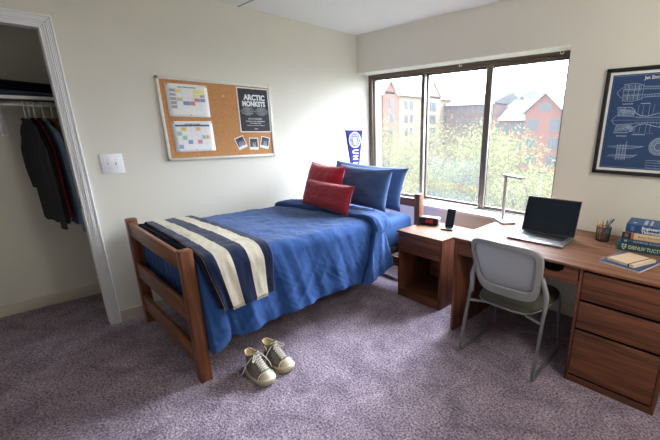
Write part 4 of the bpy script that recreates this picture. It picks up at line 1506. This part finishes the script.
# clothes: each garment hangs in an x-z plane at its own y
M_hang = mat('white_hanger_plastic', (226, 226, 224), .35)
def garment(y, m, name, label, hlabel, zb, rz=12, xn=-.45, lean=0.0, near=.190, far=.185, thick=.030, seed=0, sleeve=True, zs=.755):
    hg = thing('clothes_hanger', hlabel, 'hanger', (xn, y, 1.642), math.radians(rz), 'hangers on the closet rod')
    pts = [(-.016, 0, .010), (-.010, 0, .019), (.0, 0, .0225), (.012, 0, .018), (.017, 0, .008), (.014, 0, -.010), (.004, 0, -.030), (0, 0, -.060), (0, 0, -.118)]
    MB().tube(pts, .0040, 8).build('hook', M_hang, hg)
    MB().tube(fillet([(-.12, 0, -.195), (0, 0, -.118), (.14, 0, -.192), (.14, 0, -.204), (-.12, 0, -.207)], .015), .004, 8, closed=True).build('shoulder_bar', M_hang, hg)
    g = thing(name, label, 'clothing', (xn, y, 1.50), math.radians(rz), 'clothes on the closet rod')
    zn = 1.538
    # body: rows from neck to hem, (z, xleft, xright, half thickness)
    rows = [(zn+.006, -.052, .058, .016), (zn-.012, -.080, .085, .020), (zn-.040, -.130, .140, .020), (zn-.085, -far*.98, near*.86, .021), (zn-.14, -far*1.02, near*.86, .022), (1.25, -far*.90, near*.72, thick*.75), (1.05, -far*.86, near*.70, thick*.72), (zb+.06, -far*.84, near*.74, thick*.75), (zb+.012, -far*.84, near*.76, thick*.74), (zb, -far*.82, near*.74, thick*.55)]
    def body(u, v):
        k = v*(len(rows)-1)
        i = min(int(k), len(rows)-2)
        t = k-i
        a, b = rows[i], rows[i+1]
        z = a[0]+(b[0]-a[0])*t
        xl = a[1]+(b[1]-a[1])*t
        xr = a[2]+(b[2]-a[2])*t
        h = a[3]+(b[3]-a[3])*t
        an = 2*PI*u
        c, s = math.cos(an), math.sin(an)
        x = (xl+xr)/2+(xr-xl)/2*math.copysign(abs(c)**.8, c)
        w = .35*h*math.sin(x*60+seed+z*4)*min(1, (zn-z)*4)
        yy = (h*math.copysign(abs(s)**.7, s)*.8+w*abs(s)*.5)*.72
        return Vector((x, yy, z-1.50+.006*math.sin(x*40+seed)*(1 if z < zb+.05 else 0)))
    gb = MB().grid(body, 44, 45)
    gb.build('body', m, g, smooth=70, weld=True)
    if sleeve:
        def sl(pts, rr):
            P = fillet(pts, .06, 5)
            mb = MB()
            n = len(P)
            def fn(u, v):
                k = v*(n-1)
                i = min(int(k), n-2)
                p = P[i].lerp(P[i+1], k-i)
                r = rr[0]+(rr[1]-rr[0])*v
                an = 2*PI*u
                tz = min(1, v*9)**.5
                wob = 1+.10*nz(v*9+seed, u*6)
                return Vector((p.x+r*1.25*math.cos(an)*wob*tz, p.y+min(.013, r*.5)*math.sin(an)*wob*tz, p.z))
            mb.grid(fn, 18, 30)
            e = P[-1]
            return mb
        sl([(near*.74, 0, -.030), (near*.95, .0, -.20), (near*1.0, -.002, zs-1.50+.2), (near*1.02, -.003, zs-1.50)], (.050, .038)).build('sleeve', m, g, smooth=70, weld=True)
        sl([(-far*.80, 0, -.045), (-far*1.12, .0, -.20), (-far*1.16, .0, -.33), (-far*.95, .002, -.46)], (.046, .036)).build('sleeve', m, g, smooth=70, weld=True)
    cpts = [Vector((.056*math.cos(a)-.0, .017*math.sin(a), zn-1.50+.004+.006*math.cos(a*2))) for a in [2*PI*i/20 for i in range(20)]]
    MB().tube(cpts, .0085, 8, closed=True).build('collar', m, g)
garment(-.714, mat('charcoal_wool', (54, 54, 56), .95, spec=.1, var=.18, vscale=90, bump=.2, bscale=300), 'sweater', 'charcoal grey long sleeved sweater, first in front on the rod', 'white hanger of the charcoal sweater at the left of the row', .80, seed=1)
garment(-.690, mat('faded_black_cotton', (26, 26, 28), .95, spec=.1, var=.1), 'black_jacket', 'black jacket hanging between the charcoal sweater and burgundy shirt', 'white hanger of the black jacket, second from the left', .84, near=.205, rz=10, seed=4, zs=.80)
garment(-.662, mat('burgundy_cotton', (84, 22, 32), .95, spec=.1, var=.12), 'shirt', 'burgundy long sleeved shirt hanging behind the black jacket', 'white hanger of the burgundy shirt, third from the left', .88, near=.215, rz=8, seed=7, zs=.84)
garment(-.618, mat('washed_denim', (104, 122, 142), .9, spec=.15, var=.16, vscale=60), 'denim_shirt', 'washed blue denim shirt hanging at the right by the door casing', 'white hanger of the denim shirt, nearest the door casing', .78, near=.325, rz=8, seed=10, zs=.745)
garment(-.566, mat('tan_twill', (140, 108, 78), .9, spec=.1, var=.1), 'jacket', 'tan jacket barely showing behind the denim shirt', 'white hanger of the tan jacket behind the denim shirt', .86, near=.285, rz=5, seed=13, zs=.82)

# ------------------------------------------------------------------ sneakers
M_canvas = mat('worn_grey_canvas', (122, 116, 107), .9, spec=.1, var=.22, vscale=40, bump=.25, bscale=300)
M_rub = mat('aged_cream_rubber', (206, 196, 168), .6, var=.1, vscale=25)
M_line_ = mat('cream_canvas_lining', (198, 182, 148), .9, var=.08)
M_lace = mat('dingy_white_lace', (206, 200, 188), .9, var=.1)
def foot_outline(a, grow=0.0):
    # u 0..1 around, x forward. length .262, heel at x=0
    c, s = math.cos(a), math.sin(a)
    x = .131-.131*c*(1+grow*7)
    t = max(0, min(1, x/.262))
    w = .031+.0155*math.sin(min(1, t*1.25)*PI*.62)**1.5
    if t > .72: w *= max(0.0, 1-((t-.72)/.28)**2.6)**.5 if t < .999 else 0
    if t < .14: w *= max(0.0, 1-((.14-t)/.14)**2.4)**.5
    return x, math.copysign(1, s)*(w+grow) if abs(s) > 1e-9 else 0.0
def shoe(x, y, rot, label, other):
    t_ = thing('sneaker', label, 'shoe', (x, y, 0), rot, 'pair of high top sneakers')
    t_.scale = (.95, 1.15, 1.10)
    def outline(n=56):
        # even walk along the outline
        pts = []
        for i in range(n):
            a = 2*PI*i/n
            pts.append(foot_outline(a))
        return pts
    OL = outline()
    n = len(OL)
    # sole: rubber band
    mb = MB()
    lv = [(.0, .97), (.004, 1.03), (.026, 1.05), (.030, 1.0), (.030, .3)]
    vs, fs = [], []
    for (z, s) in lv:
        for (px, py) in OL:
            tt = px/.262
            lift = .010*max(0, (tt-.75)/.25)**1.6
            zz = z*(1.18 if tt > .78 else 1.0)+lift*(1 if z > 0 else .8)
            vs.append((.131+(px-.131)*s, py*s, zz))
    for i in range(len(lv)-1):
        for j in range(n):
            k = (j+1) % n
            fs.append([i*n+j, i*n+k, (i+1)*n+k, (i+1)*n+j])
    fs.append(list(range(n))[::-1])
    fs.append([(len(lv)-1)*n+j for j in range(n)])
    mb.add(vs, fs)
    sole = mb.build('sole', M_rub, t_, smooth=60)
    MB().tube([(.131+(px-.131)*1.045, py*1.05, .019+.010*max(0, (px/.262-.75)/.25)**1.6) for px, py in OL], .0012, 5, closed=True).build('foxing_stripe', mat('grey_stripe_rubber', (120, 112, 98), .7), sole)
    # upper: stack of closed sections; front end recedes with height
    def front(z):
        return interp(z, [(.02, .252), (.045, .240), (.060, .205), (.080, .168), (.100, .138), (.120, .118), (.150, .108)])
    def back(z):
        return interp(z, [(.02, .006), (.06, .010), (.10, .008), (.15, .000)])
    def halfw(z, t):
        base = interp(z, [(.02, 1.0), (.05, .95), (.08, .80), (.11, .70), (.15, .72)])
        return base
    zs = [.022, .034, .046, .058, .070, .082, .094, .106, .118, .130, .142]
    def upfn(u, v, ins=0.0):
        k = v*(len(zs)-1)
        z = zs[0]+(zs[-1]-zs[0])*v
        f_, b_ = front(z), back(z)
        an = 2*PI*u
        c, s = math.cos(an), math.sin(an)
        px = (f_+b_)/2-(f_-b_)/2*math.copysign(abs(c)**.85, c)*(1-ins)
        tt = max(0, min(1, px/.262))
        w = (.0345+.0125*math.sin(min(1, tt*1.25)*PI*.62)**1.5)*halfw(z, tt)
        py = w*math.copysign(abs(s)**.62, s)*(1-ins)
        zz = z
        if v > .75:
            zz += .016*(v-.75)/.25*(1-abs(c))*0+.010*(v-.75)/.25*(-c if c < 0 else 0)-.010*(v-.75)/.25*(1-abs(c))
        return Vector((px, py+.002*nz(u*7, v*4, x*9), zz))
    up_ = MB().grid(lambda u, v: upfn(u, v), 48, 22).build('upper', M_canvas, t_, smooth=80, weld=True)
    li = MB().grid(lambda u, v: upfn(u, .45+.555*v, .085), 40, 10)
    li.grid(lambda u, v: (lambda p: Vector((p.x*v+.058*(1-v), p.y*v, p.z)))(upfn(u, .45, .085)), 40, 3)
    li.build('lining', M_line_, t_, smooth=80, weld=True)
    MB().tube([upfn(i/40, 1.0, .03) for i in range(40)], .0036, 8, closed=True).build('collar_edge', M_line_, up_)
    # toe cap
    def cap(u, v):
        an = (u-.5)*PI
        r = v
        px = .208+.050*math.cos(an)*r
        wy = .0455*math.sin(an)*r
        z = .024+.040*(1-r**2.4)+.008
        return Vector((px+.004*(1-abs(math.sin(an)))*r, wy, max(.030, z)))
    MB().grid(cap, 22, 12).build('toe_cap', M_rub, t_, smooth=80)
    MB().tube([(.200, .045*math.sin(a), .036+.030*math.cos(a)) for a in [(-.5+i/16)*PI for i in range(17)]], .0035, 6).build('toe_bumper', M_rub, t_)
    # tongue
    def tongue(u, v):
        px = .205-.098*v
        z = interp(px, [(.10, .168), (.118, .130), (.14, .106), (.17, .086), (.205, .064)])+.004
        wy = (.016+.007*v)*(u*2-1)
        return Vector((px+.006*v, wy, z-.010*(u*2-1)**2))
    to = MB().grid(tongue, 8, 16).build('tongue', M_canvas, t_, smooth=80)
    so_ = to.modifiers.new('thickness', 'SOLIDIFY')
    so_.thickness = .004
    # eyelet facings with eyelets, laces
    def eye(k, sd):
        px = .190-.076*k/6
        z = interp(px, [(.108, .150), (.118, .126), (.14, .106), (.17, .086), (.205, .064)])+.003
        return Vector((px, sd*(.019+.003*k/6), z-.002))
    ey = MB()
    for k in range(7):
        for sd in (-1, 1):
            p = eye(k, sd)
            ey.sphere(p, .0034, (1, .7, .8), n=8)
    ey.build('eyelets', M_silver, up_)
    lc = MB()
    for k in range(6):
        for sd in (-1, 1):
            a_, b_ = eye(k, sd), eye(k+1, -sd)
            mid = (a_+b_)/2+Vector((.004, 0, .010))
            lc.tube([a_, a_.lerp(mid, .6)+Vector((0, 0, .002)), mid, b_.lerp(mid, .6)+Vector((0, 0, .002)), b_], .0026, 6)
        a_, b_ = eye(k, 1), eye(k, -1)
        lc.tube([a_, (a_+b_)/2+Vector((.003, 0, .006)), b_], .0026, 6)
    lc.build('laces', M_lace, t_)
    e_ = eye(6, 1)
    for pts in other:
        MB().tube(fillet(pts, .03, 5), .0032, 6).build('lace_end', M_lace, t_)
    # ankle patch on the inner side, heel strip
    pa = MB()
    pm_ = Matrix.Translation((.058, (.0345 if label.startswith('nearer') else -.0345), .112))
    pa.prism([(.017*math.cos(a), .017*math.sin(a)) for a in [2*PI*i/20 for i in range(20)]], -.0035, .0035, pm_ @ Matrix.Rotation(PI/2, 4, 'X'))
    pa.build('ankle_patch', M_rub, up_)
    MB().box(-.002, .006, -.008, .008, .03, .135, .002).build('heel_strip', mat('dark_canvas_tape', (70, 66, 60), .9), up_)
    return t_
shoe(1.340, -.110, math.radians(5), 'nearer worn grey high top sneaker with a loose lace on the carpet',
     [[(.112, -.024, .138), (.085, -.056, .09), (.060, -.066, .030), (.02, -.075, .0045), (-.03, -.050, .0035), (-.075, -.085, .0035)],
      [(.112, .024, .140), (.125, .050, .100), (.150, .062, .060), (.14, .066, .035)],
      [(.112, -.010, .150), (.150, -.045, .125), (.130, -.020, .118), (.112, .0, .150)]])
shoe(1.315, .020, math.radians(11), 'farther worn grey high top sneaker standing closer to the bed',
     [[(.112, -.024, .138), (.105, -.058, .10), (.100, -.064, .045), (.09, -.068, .020)],
      [(.112, .014, .148), (.158, .044, .125), (.135, .030, .112), (.112, .006, .150)]])

# ------------------------------------------------------------------ outside the window
struct(MB().grid(lambda u, v: Vector((-140+200*u, 2.6+150*v, -6.2+.25*nz(u*20, v*20))), 24, 20).build('lawn_ground', mat('lawn_green', (44, 48, 30), .95, spec=0, var=.2, vscale=.6), smooth=80))['kind'] = 'structure'
BK = (138, 84, 70)
M_brick = bpy.data.materials.new('red_brick')
def brick_mat(m, c1, c2, mortar):
    m.use_nodes = True
    nt = m.node_tree
    b = nt.nodes['Principled BSDF']
    b.inputs['Roughness'].default_value = .9
    b.inputs['Specular IOR Level'].default_value = .05
    tc = nt.nodes.new('ShaderNodeTexCoord')
    mp = nt.nodes.new('ShaderNodeMapping')
    mp.inputs['Rotation'].default_value = (PI/2, 0, 0)
    br = nt.nodes.new('ShaderNodeTexBrick')
    br.inputs['Color1'].default_value = lin(c1)+(1,)
    br.inputs['Color2'].default_value = lin(c2)+(1,)
    br.inputs['Mortar'].default_value = lin(mortar)+(1,)
    br.inputs['Scale'].default_value = 2.2
    br.inputs['Mortar Size'].default_value = .01
    nt.links.new(tc.outputs['Object'], mp.inputs['Vector'])
    nt.links.new(mp.outputs['Vector'], br.inputs['Vector'])
    nt.links.new(br.outputs['Color'], b.inputs['Base Color'])
brick_mat(M_brick, (88, 56, 46), (94, 60, 50), (96, 68, 58))
M_brick2 = bpy.data.materials.new('dull_rose_brick')
brick_mat(M_brick2, (66, 50, 45), (72, 54, 48), (72, 57, 52))
M_stucco = mat('tan_stucco', (104, 90, 72), .9, spec=.03, var=.04, vscale=.8)
M_roof = mat('pale_grey_shingle', (60, 60, 60), .9, spec=.03, var=.06, vscale=1.5)
M_fasc = mat('white_fascia', (150, 148, 140), .7, spec=.03, var=.02)
M_win = mat('far_window_glass', (36, 42, 44), .35, var=.15, vscale=.9)
M_wfr = mat('far_window_frame', (80, 79, 75), .6, spec=.03)

def win(parent, ofs, c, w, h, axis, half=False, cols=2):
    """window as frame + pane; axis '-y' or '+x' gives the outward direction"""
    mwx = Matrix.Translation(c) if axis == '-y' else Matrix.Translation(c) @ Matrix.Rotation(PI/2, 4, 'Z')
    f_ = MB()
    if half:
        pts = [(w/2*math.cos(a), h*math.sin(a)) for a in [PI*i/14 for i in range(15)]]
        mm = mwx @ Matrix(((1, 0, 0, 0), (0, 0, -1, 0), (0, 1, 0, 0), (0, 0, 0, 1)))
        pts2 = [(x*1.10, -.05 if z < .01 else z*1.10) for x, z in pts]
        f_.prism(pts2, -.02, .06, mm)
        fo_ = f_.build('window', M_wfr, parent, ofs, smooth=0)
        p_ = MB().prism(pts, .05, .08, mm)
        p_.build('pane', M_win, fo_, ofs, smooth=0)
        return
    f_.box(-w/2-.07, w/2+.07, -.06, .05, -h/2-.08, h/2+.08, mw=mwx)
    fo_ = f_.build('window', M_wfr, parent, ofs, smooth=0)
    p_ = MB()
    for i in range(cols):
        x0 = -w/2+i*w/cols
        p_.box(x0+.03, x0+w/cols-.03, -.09, -.05, -h/2, -.03, mw=mwx)
        p_.box(x0+.03, x0+w/cols-.03, -.09, -.05, .03, h/2, mw=mwx)
    p_.build('pane', M_win, fo_, ofs, smooth=0)

# long building on the left: faces +x, runs away along +y
AX, OA = -55.0, (-62, 70, -6)
A = thing('apartment_building', 'tall brick and tan apartment building seen through the left and middle panes', 'building', OA)
EZ = 8.75
MB().box(-69, AX, 36, 63.1, -6.2, EZ).build('brick_wall', M_brick, A, OA, smooth=0)
MB().box(-69, AX-.05, 63.1, 70.5, -6.2, EZ).build('stucco_wall', M_stucco, A, OA, smooth=0)
MB().box(-69, AX, 70.5, 78.1, -6.2, EZ).build('brick_wall', M_stucco, A, OA, smooth=0)
MB().box(-69, AX-.05, 78.1, 84.8, -6.2, EZ).build('stucco_wall', M_stucco, A, OA, smooth=0)
r_ = MB()
mm = Matrix(((1, 0, 0, 0), (0, 0, 1, 0), (0, 1, 0, 0), (0, 0, 0, 1)))
r_.prism([(-69.5, EZ), (AX+.4, EZ), (AX+.4, EZ+.15), (-62, EZ+3.0), (-69.5, EZ+.15)], 35.5, 85.3, mm)
r_.build('roof', M_roof, A, OA, smooth=0)
MB().box(AX+.3, AX+.5, 35.5, 85.3, EZ-.25, EZ+.2).build('gutter', M_fasc, A, OA, smooth=0)
yz = Matrix(((0, 0, 1, 0), (1, 0, 0, 0), (0, 1, 0, 0), (0, 0, 0, 1)))
def gable_x(y0, y1, yp, zp, ze, x0, x1, mt):
    MB().prism([(y0, -6.2), (y1, -6.2), (y1, ze), (yp, zp), (y0, ze)], x0, x1, yz).build('gable_bay', mt, A, OA, smooth=0)
    g_ = MB()
    d_ = .35
    for (ya, za, yb, zb_) in ((y0-d_, ze-.1, yp, zp+.15), (y1+d_, ze-.1, yp, zp+.15)):
        g_.prism([(ya, za), (yb, zb_), (yb, zb_+.22), (ya, za+.22)], x0-4, x1+.25, yz)
    g_.build('gable_roof', M_fasc, A, OA, smooth=0)
gable_x(57.7, 61.9, 59.8, 10.9, 8.2, AX-6, AX+.5, M_brick)
gable_x(71.8, 77.6, 74.7, 12.0, 8.9, AX-6, AX+.5, M_stucco)
for z in (6.6, 3.7, .8, -2.1):
    win(A, OA, (AX+.5, 60.1, z), 1.2, 1.7, '+x')
    win(A, OA, (AX-.05, 65.6, z), 1.0, 1.7, '+x', cols=1)
    win(A, OA, (AX-.05, 67.4, z), 1.0, 1.7, '+x', cols=1)
    win(A, OA, (AX+.5, 74.7, z), 2.2, 1.9, '+x')
    win(A, OA, (AX-.05, 80.4, z), .9, 1.6, '+x', cols=1)
    win(A, OA, (AX-.05, 81.9, z), .9, 1.6, '+x', cols=1)
    win(A, OA, (AX, 54.6, z), 1.2, 1.7, '+x')
    win(A, OA, (AX, 49.0, z), 1.2, 1.7, '+x')

OBB = (-46, 88, -6)
B = thing('brick_hall', 'dull rose brick hall with grey roof seen in the middle pane', 'building', OBB)
MB().box(-54.2, -41, 80, 96, -6.2, 7.35).build('brick_wall', M_brick2, B, OBB, smooth=0)
xz = Matrix(((0, 0, 1, 0), (1, 0, 0, 0), (0, 1, 0, 0), (0, 0, 0, 1)))
MB().prism([(79.6, 7.3), (96.4, 7.3), (96.4, 7.5), (88, 10.2), (79.6, 7.5)], -54.3, -40.7, xz).build('roof', M_roof, B, OBB, smooth=0)
MB().box(-54.2, -40.8, 79.5, 79.7, 7.0, 7.45).build('gutter', M_fasc, B, OBB, smooth=0)
for z in (6.0, 3.1, .2, -2.7):
    for x in (-50.3, -47.4, -44.5, -42.2):
        win(B, OBB, (x, 80, z), 1.3, 1.4, '-y')

OC = (-28, 74, -6)
Cb = thing('gabled_house', 'red brick gabled building with a half round window in the right pane', 'building', OC)
xzp = Matrix(((1, 0, 0, 0), (0, 0, 1, 0), (0, 1, 0, 0), (0, 0, 0, 1)))
MB().prism([(-28.75, -6.2), (-21.9, -6.2), (-21.9, 4.65), (-25.2, 7.75), (-28.75, 4.65)], 70, 82, xzp).build('gable_wall', M_brick, Cb, OC, smooth=0)
g_ = MB()
for (xa, za, xb, zb_) in ((-29.3, 4.3, -25.2, 7.85), (-21.3, 4.3, -25.2, 7.85)):
    g_.prism([(xa, za), (xb, zb_), (xb, zb_+.28), (xa, za+.28)], 69.5, 82.5, xzp)
g_.build('gable_roof', M_fasc, Cb, OC, smooth=0)
MB().box(-36.5, -28.75, 71.5, 82, -6.2, 3.6).build('wing_wall', M_brick, Cb, OC, smooth=0)
MB().prism([(71.0, 3.5), (83, 3.5), (83, 3.7), (77.0, 7.5), (71.0, 3.75)], -34.8, -25.5, xz).build('wing_roof', M_roof, Cb, OC, smooth=0)
MB().box(-34.9, -28.75, 70.9, 71.2, 3.2, 3.75).build('cornice', M_fasc, Cb, OC, smooth=0)
# hipped pavilion behind
hp = MB()
hp.box(-39.6, -32.0, 84, 92, -6.2, 6.6)
hp.build('pavilion_wall', M_brick2, Cb, OC, smooth=0)
MB().add([(-40.2, 83.4, 6.5), (-31.4, 83.4, 6.5), (-31.4, 92.6, 6.5), (-40.2, 92.6, 6.5), (-36.6, 88, 10.2), (-34.6, 88, 10.2)], [[0, 1, 5, 4], [1, 2, 5], [2, 3, 4, 5], [3, 0, 4], [0, 3, 2, 1]]).build('hip_roof', M_roof, Cb, OC, smooth=0)
MB().prism([(-38.0, 6.4), (-33.6, 6.4), (-33.6, 6.6), (-35.8, 8.7), (-38.0, 6.6)], 82.8, 86, xzp).build('hip_dormer', M_roof, Cb, OC, smooth=0)
win(Cb, OC, (-25.1, 70, 4.85), 2.2, 1.25, '-y', half=True)
for z in (2.4, -.9, -4):
    win(Cb, OC, (-27.2, 70, z), 1.9, 1.8, '-y', cols=3)
    win(Cb, OC, (-22.9, 70, z), 1.9, 2.0, '-y', cols=3)
for x in (-35.2, -33.2, -31.4, -29.8):
    for z in (1.7, -1.4):
        win(Cb, OC, (x, 71.5, z), 1.2, 2.0, '-y', cols=1)

# trees between
M_bark = mat('pale_grey_bark', (78, 68, 56), .95, spec=.03, var=.2, vscale=6)
LEAFC = ((78, 79, 52), (92, 91, 64), (68, 69, 48))
def leaf_mat(i, c):
    m = mat('spring_leaf_%d' % i, c, .9, spec=.0, var=.3, vscale=2.5)
    nt = m.node_tree
    tr = nt.nodes.new('ShaderNodeBsdfTranslucent')
    tr.inputs[0].default_value = lin(tuple(int(v*k) for v, k in zip(c, (1.08, 1.10, .92))))+(1,)
    mx = nt.nodes.new('ShaderNodeMixShader')
    mx.inputs[0].default_value = .5
    nt.links.new(nt.nodes['Principled BSDF'].outputs[0], mx.inputs[1])
    nt.links.new(tr.outputs[0], mx.inputs[2])
    nt.links.new(mx.outputs[0], nt.nodes['Material Output'].inputs[0])
    return m
M_leaf = [leaf_mat(i, c) for i, c in enumerate(LEAFC)]
def make_tree(seed, height, spread, nleaf, nbr):
    rg = random.Random(seed)
    tr = MB()
    ends = []
    def branch(p, d, ln, r, depth):
        pts = [p.copy()]
        q = p.copy()
        dd = d.copy()
        n = 4
        for i in range(n):
            dd = (dd+Vector((rg.uniform(-.22, .22), rg.uniform(-.22, .22), rg.uniform(-.04, .16)))).normalized()
            q = q+dd*ln/n
            pts.append(q.copy())
        rr = [r*(1-.6*i/n) for i in range(n+1)]
        tr.tube(pts, rr, 5 if depth else 8)
        if depth >= 1:
            ends.extend(pts[1:])
        if depth < 3:
            k = nbr if depth == 0 else rg.choice((3, 4))
            for i in range(k):
                t = rg.uniform(.35, 1.0) if depth else .35+.65*i/max(1, k-1)
                idx = min(n-1, int(t*n))
                pp = pts[idx].lerp(pts[idx+1], t*n-idx if t < 1 else 1.0)
                a = rg.uniform(0, 2*PI)
                out_ = Vector((math.cos(a), math.sin(a), 0))
                nd = (dd*.45+out_*rg.uniform(.6, 1.0)*spread+Vector((0, 0, .38))).normalized()
                branch(pp, nd, ln*rg.uniform(.50, .68), r*.42, depth+1)
    branch(Vector((0, 0, 0)), Vector((0, 0, 1)), height*.62, .13, 0)
    lv = MB()
    for i in range(nleaf):
        c = rg.choice(ends)+Vector((rg.gauss(0, .30), rg.gauss(0, .30), rg.gauss(0, .26)))
        s = rg.uniform(.035, .075)
        nrm = Vector((rg.gauss(0, 1), rg.gauss(0, 1), rg.gauss(.4, 1))).normalized()
        a = nrm.orthogonal().normalized()
        a = (Matrix.Rotation(rg.uniform(0, 6.28), 3, nrm) @ a)
        b = nrm.cross(a)
        lv.add([c-a*s, c-b*s*.5+nrm*s*.12, c+a*s*1.1, c+b*s*.5+nrm*s*.12], [[0, 1, 2, 3]], rg.choice((0, 0, 1, 1, 2)))
    return tr, lv
protos = []
for i, (sd, h, sp, nl, nb_) in enumerate(((11, 7.6, .95, 5200, 9), (23, 7.4, 1.0, 7600, 10), (37, 7.8, .9, 2600, 11))):
    tr, lv = make_tree(sd, h, sp, nl, nb_)
    root = thing('tree', 'tree', 'tree', (0, 0, 0))
    trunk = tr.build('trunk', M_bark, root, smooth=60)
    lo_ = lv.build('foliage', M_leaf, root, smooth=0)
    protos.append([root, [trunk, lo_], False])
TREES = [(-13.0, 13.0, 2, .95, 'sparse pale tree with bare branches, seen low in the left pane'),
         (-10.2, 11.0, 0, .92, 'pale leafy tree behind the bed pillows, seen in the left pane'),
         (-16.0, 19.0, 0, .98, 'farther leafy tree in front of the tan apartment building'),
         (-8.6, 12.5, 2, .98, 'sparse tree with bare twigs, seen at the left of the middle pane'),
         (-6.6, 11.0, 0, .90, 'pale leafy tree filling the low middle pane'),
         (-10.5, 18.0, 2, 1.02, 'farther bare twigged tree in front of the rose brick hall'),
         (-4.9, 10.5, 1, .91, 'bushy yellow green tree behind the mullion of the right pane'),
         (-3.2, 11.5, 1, .92, 'bushy yellow green tree behind the desk lamp in the right pane'),
         (-1.2, 10.5, 1, .93, 'bushy yellow green tree behind the laptop in the right pane'),
         (-6.8, 17.5, 1, .97, 'farther bushy tree in front of the gabled brick building'),
         (.8, 12.0, 0, .95, 'leafy tree at the far right edge of the right pane')]
for i, (x, y, k, s, lab) in enumerate(TREES):
    pr = protos[k]
    if not pr[2]:
        r_ = pr[0]
        pr[2] = True
    else:
        r_ = pr[0].copy()
        C.objects.link(r_)
        for c_ in pr[1]:
            d_ = c_.copy()
            C.objects.link(d_)
            d_.parent = r_
    r_.location = (x, y, -6.2)
    r_.rotation_euler = (0, 0, i*1.7)
    r_.scale = (s, s, s)
    r_['label'] = lab
    r_['group'] = 'trees outside the window'
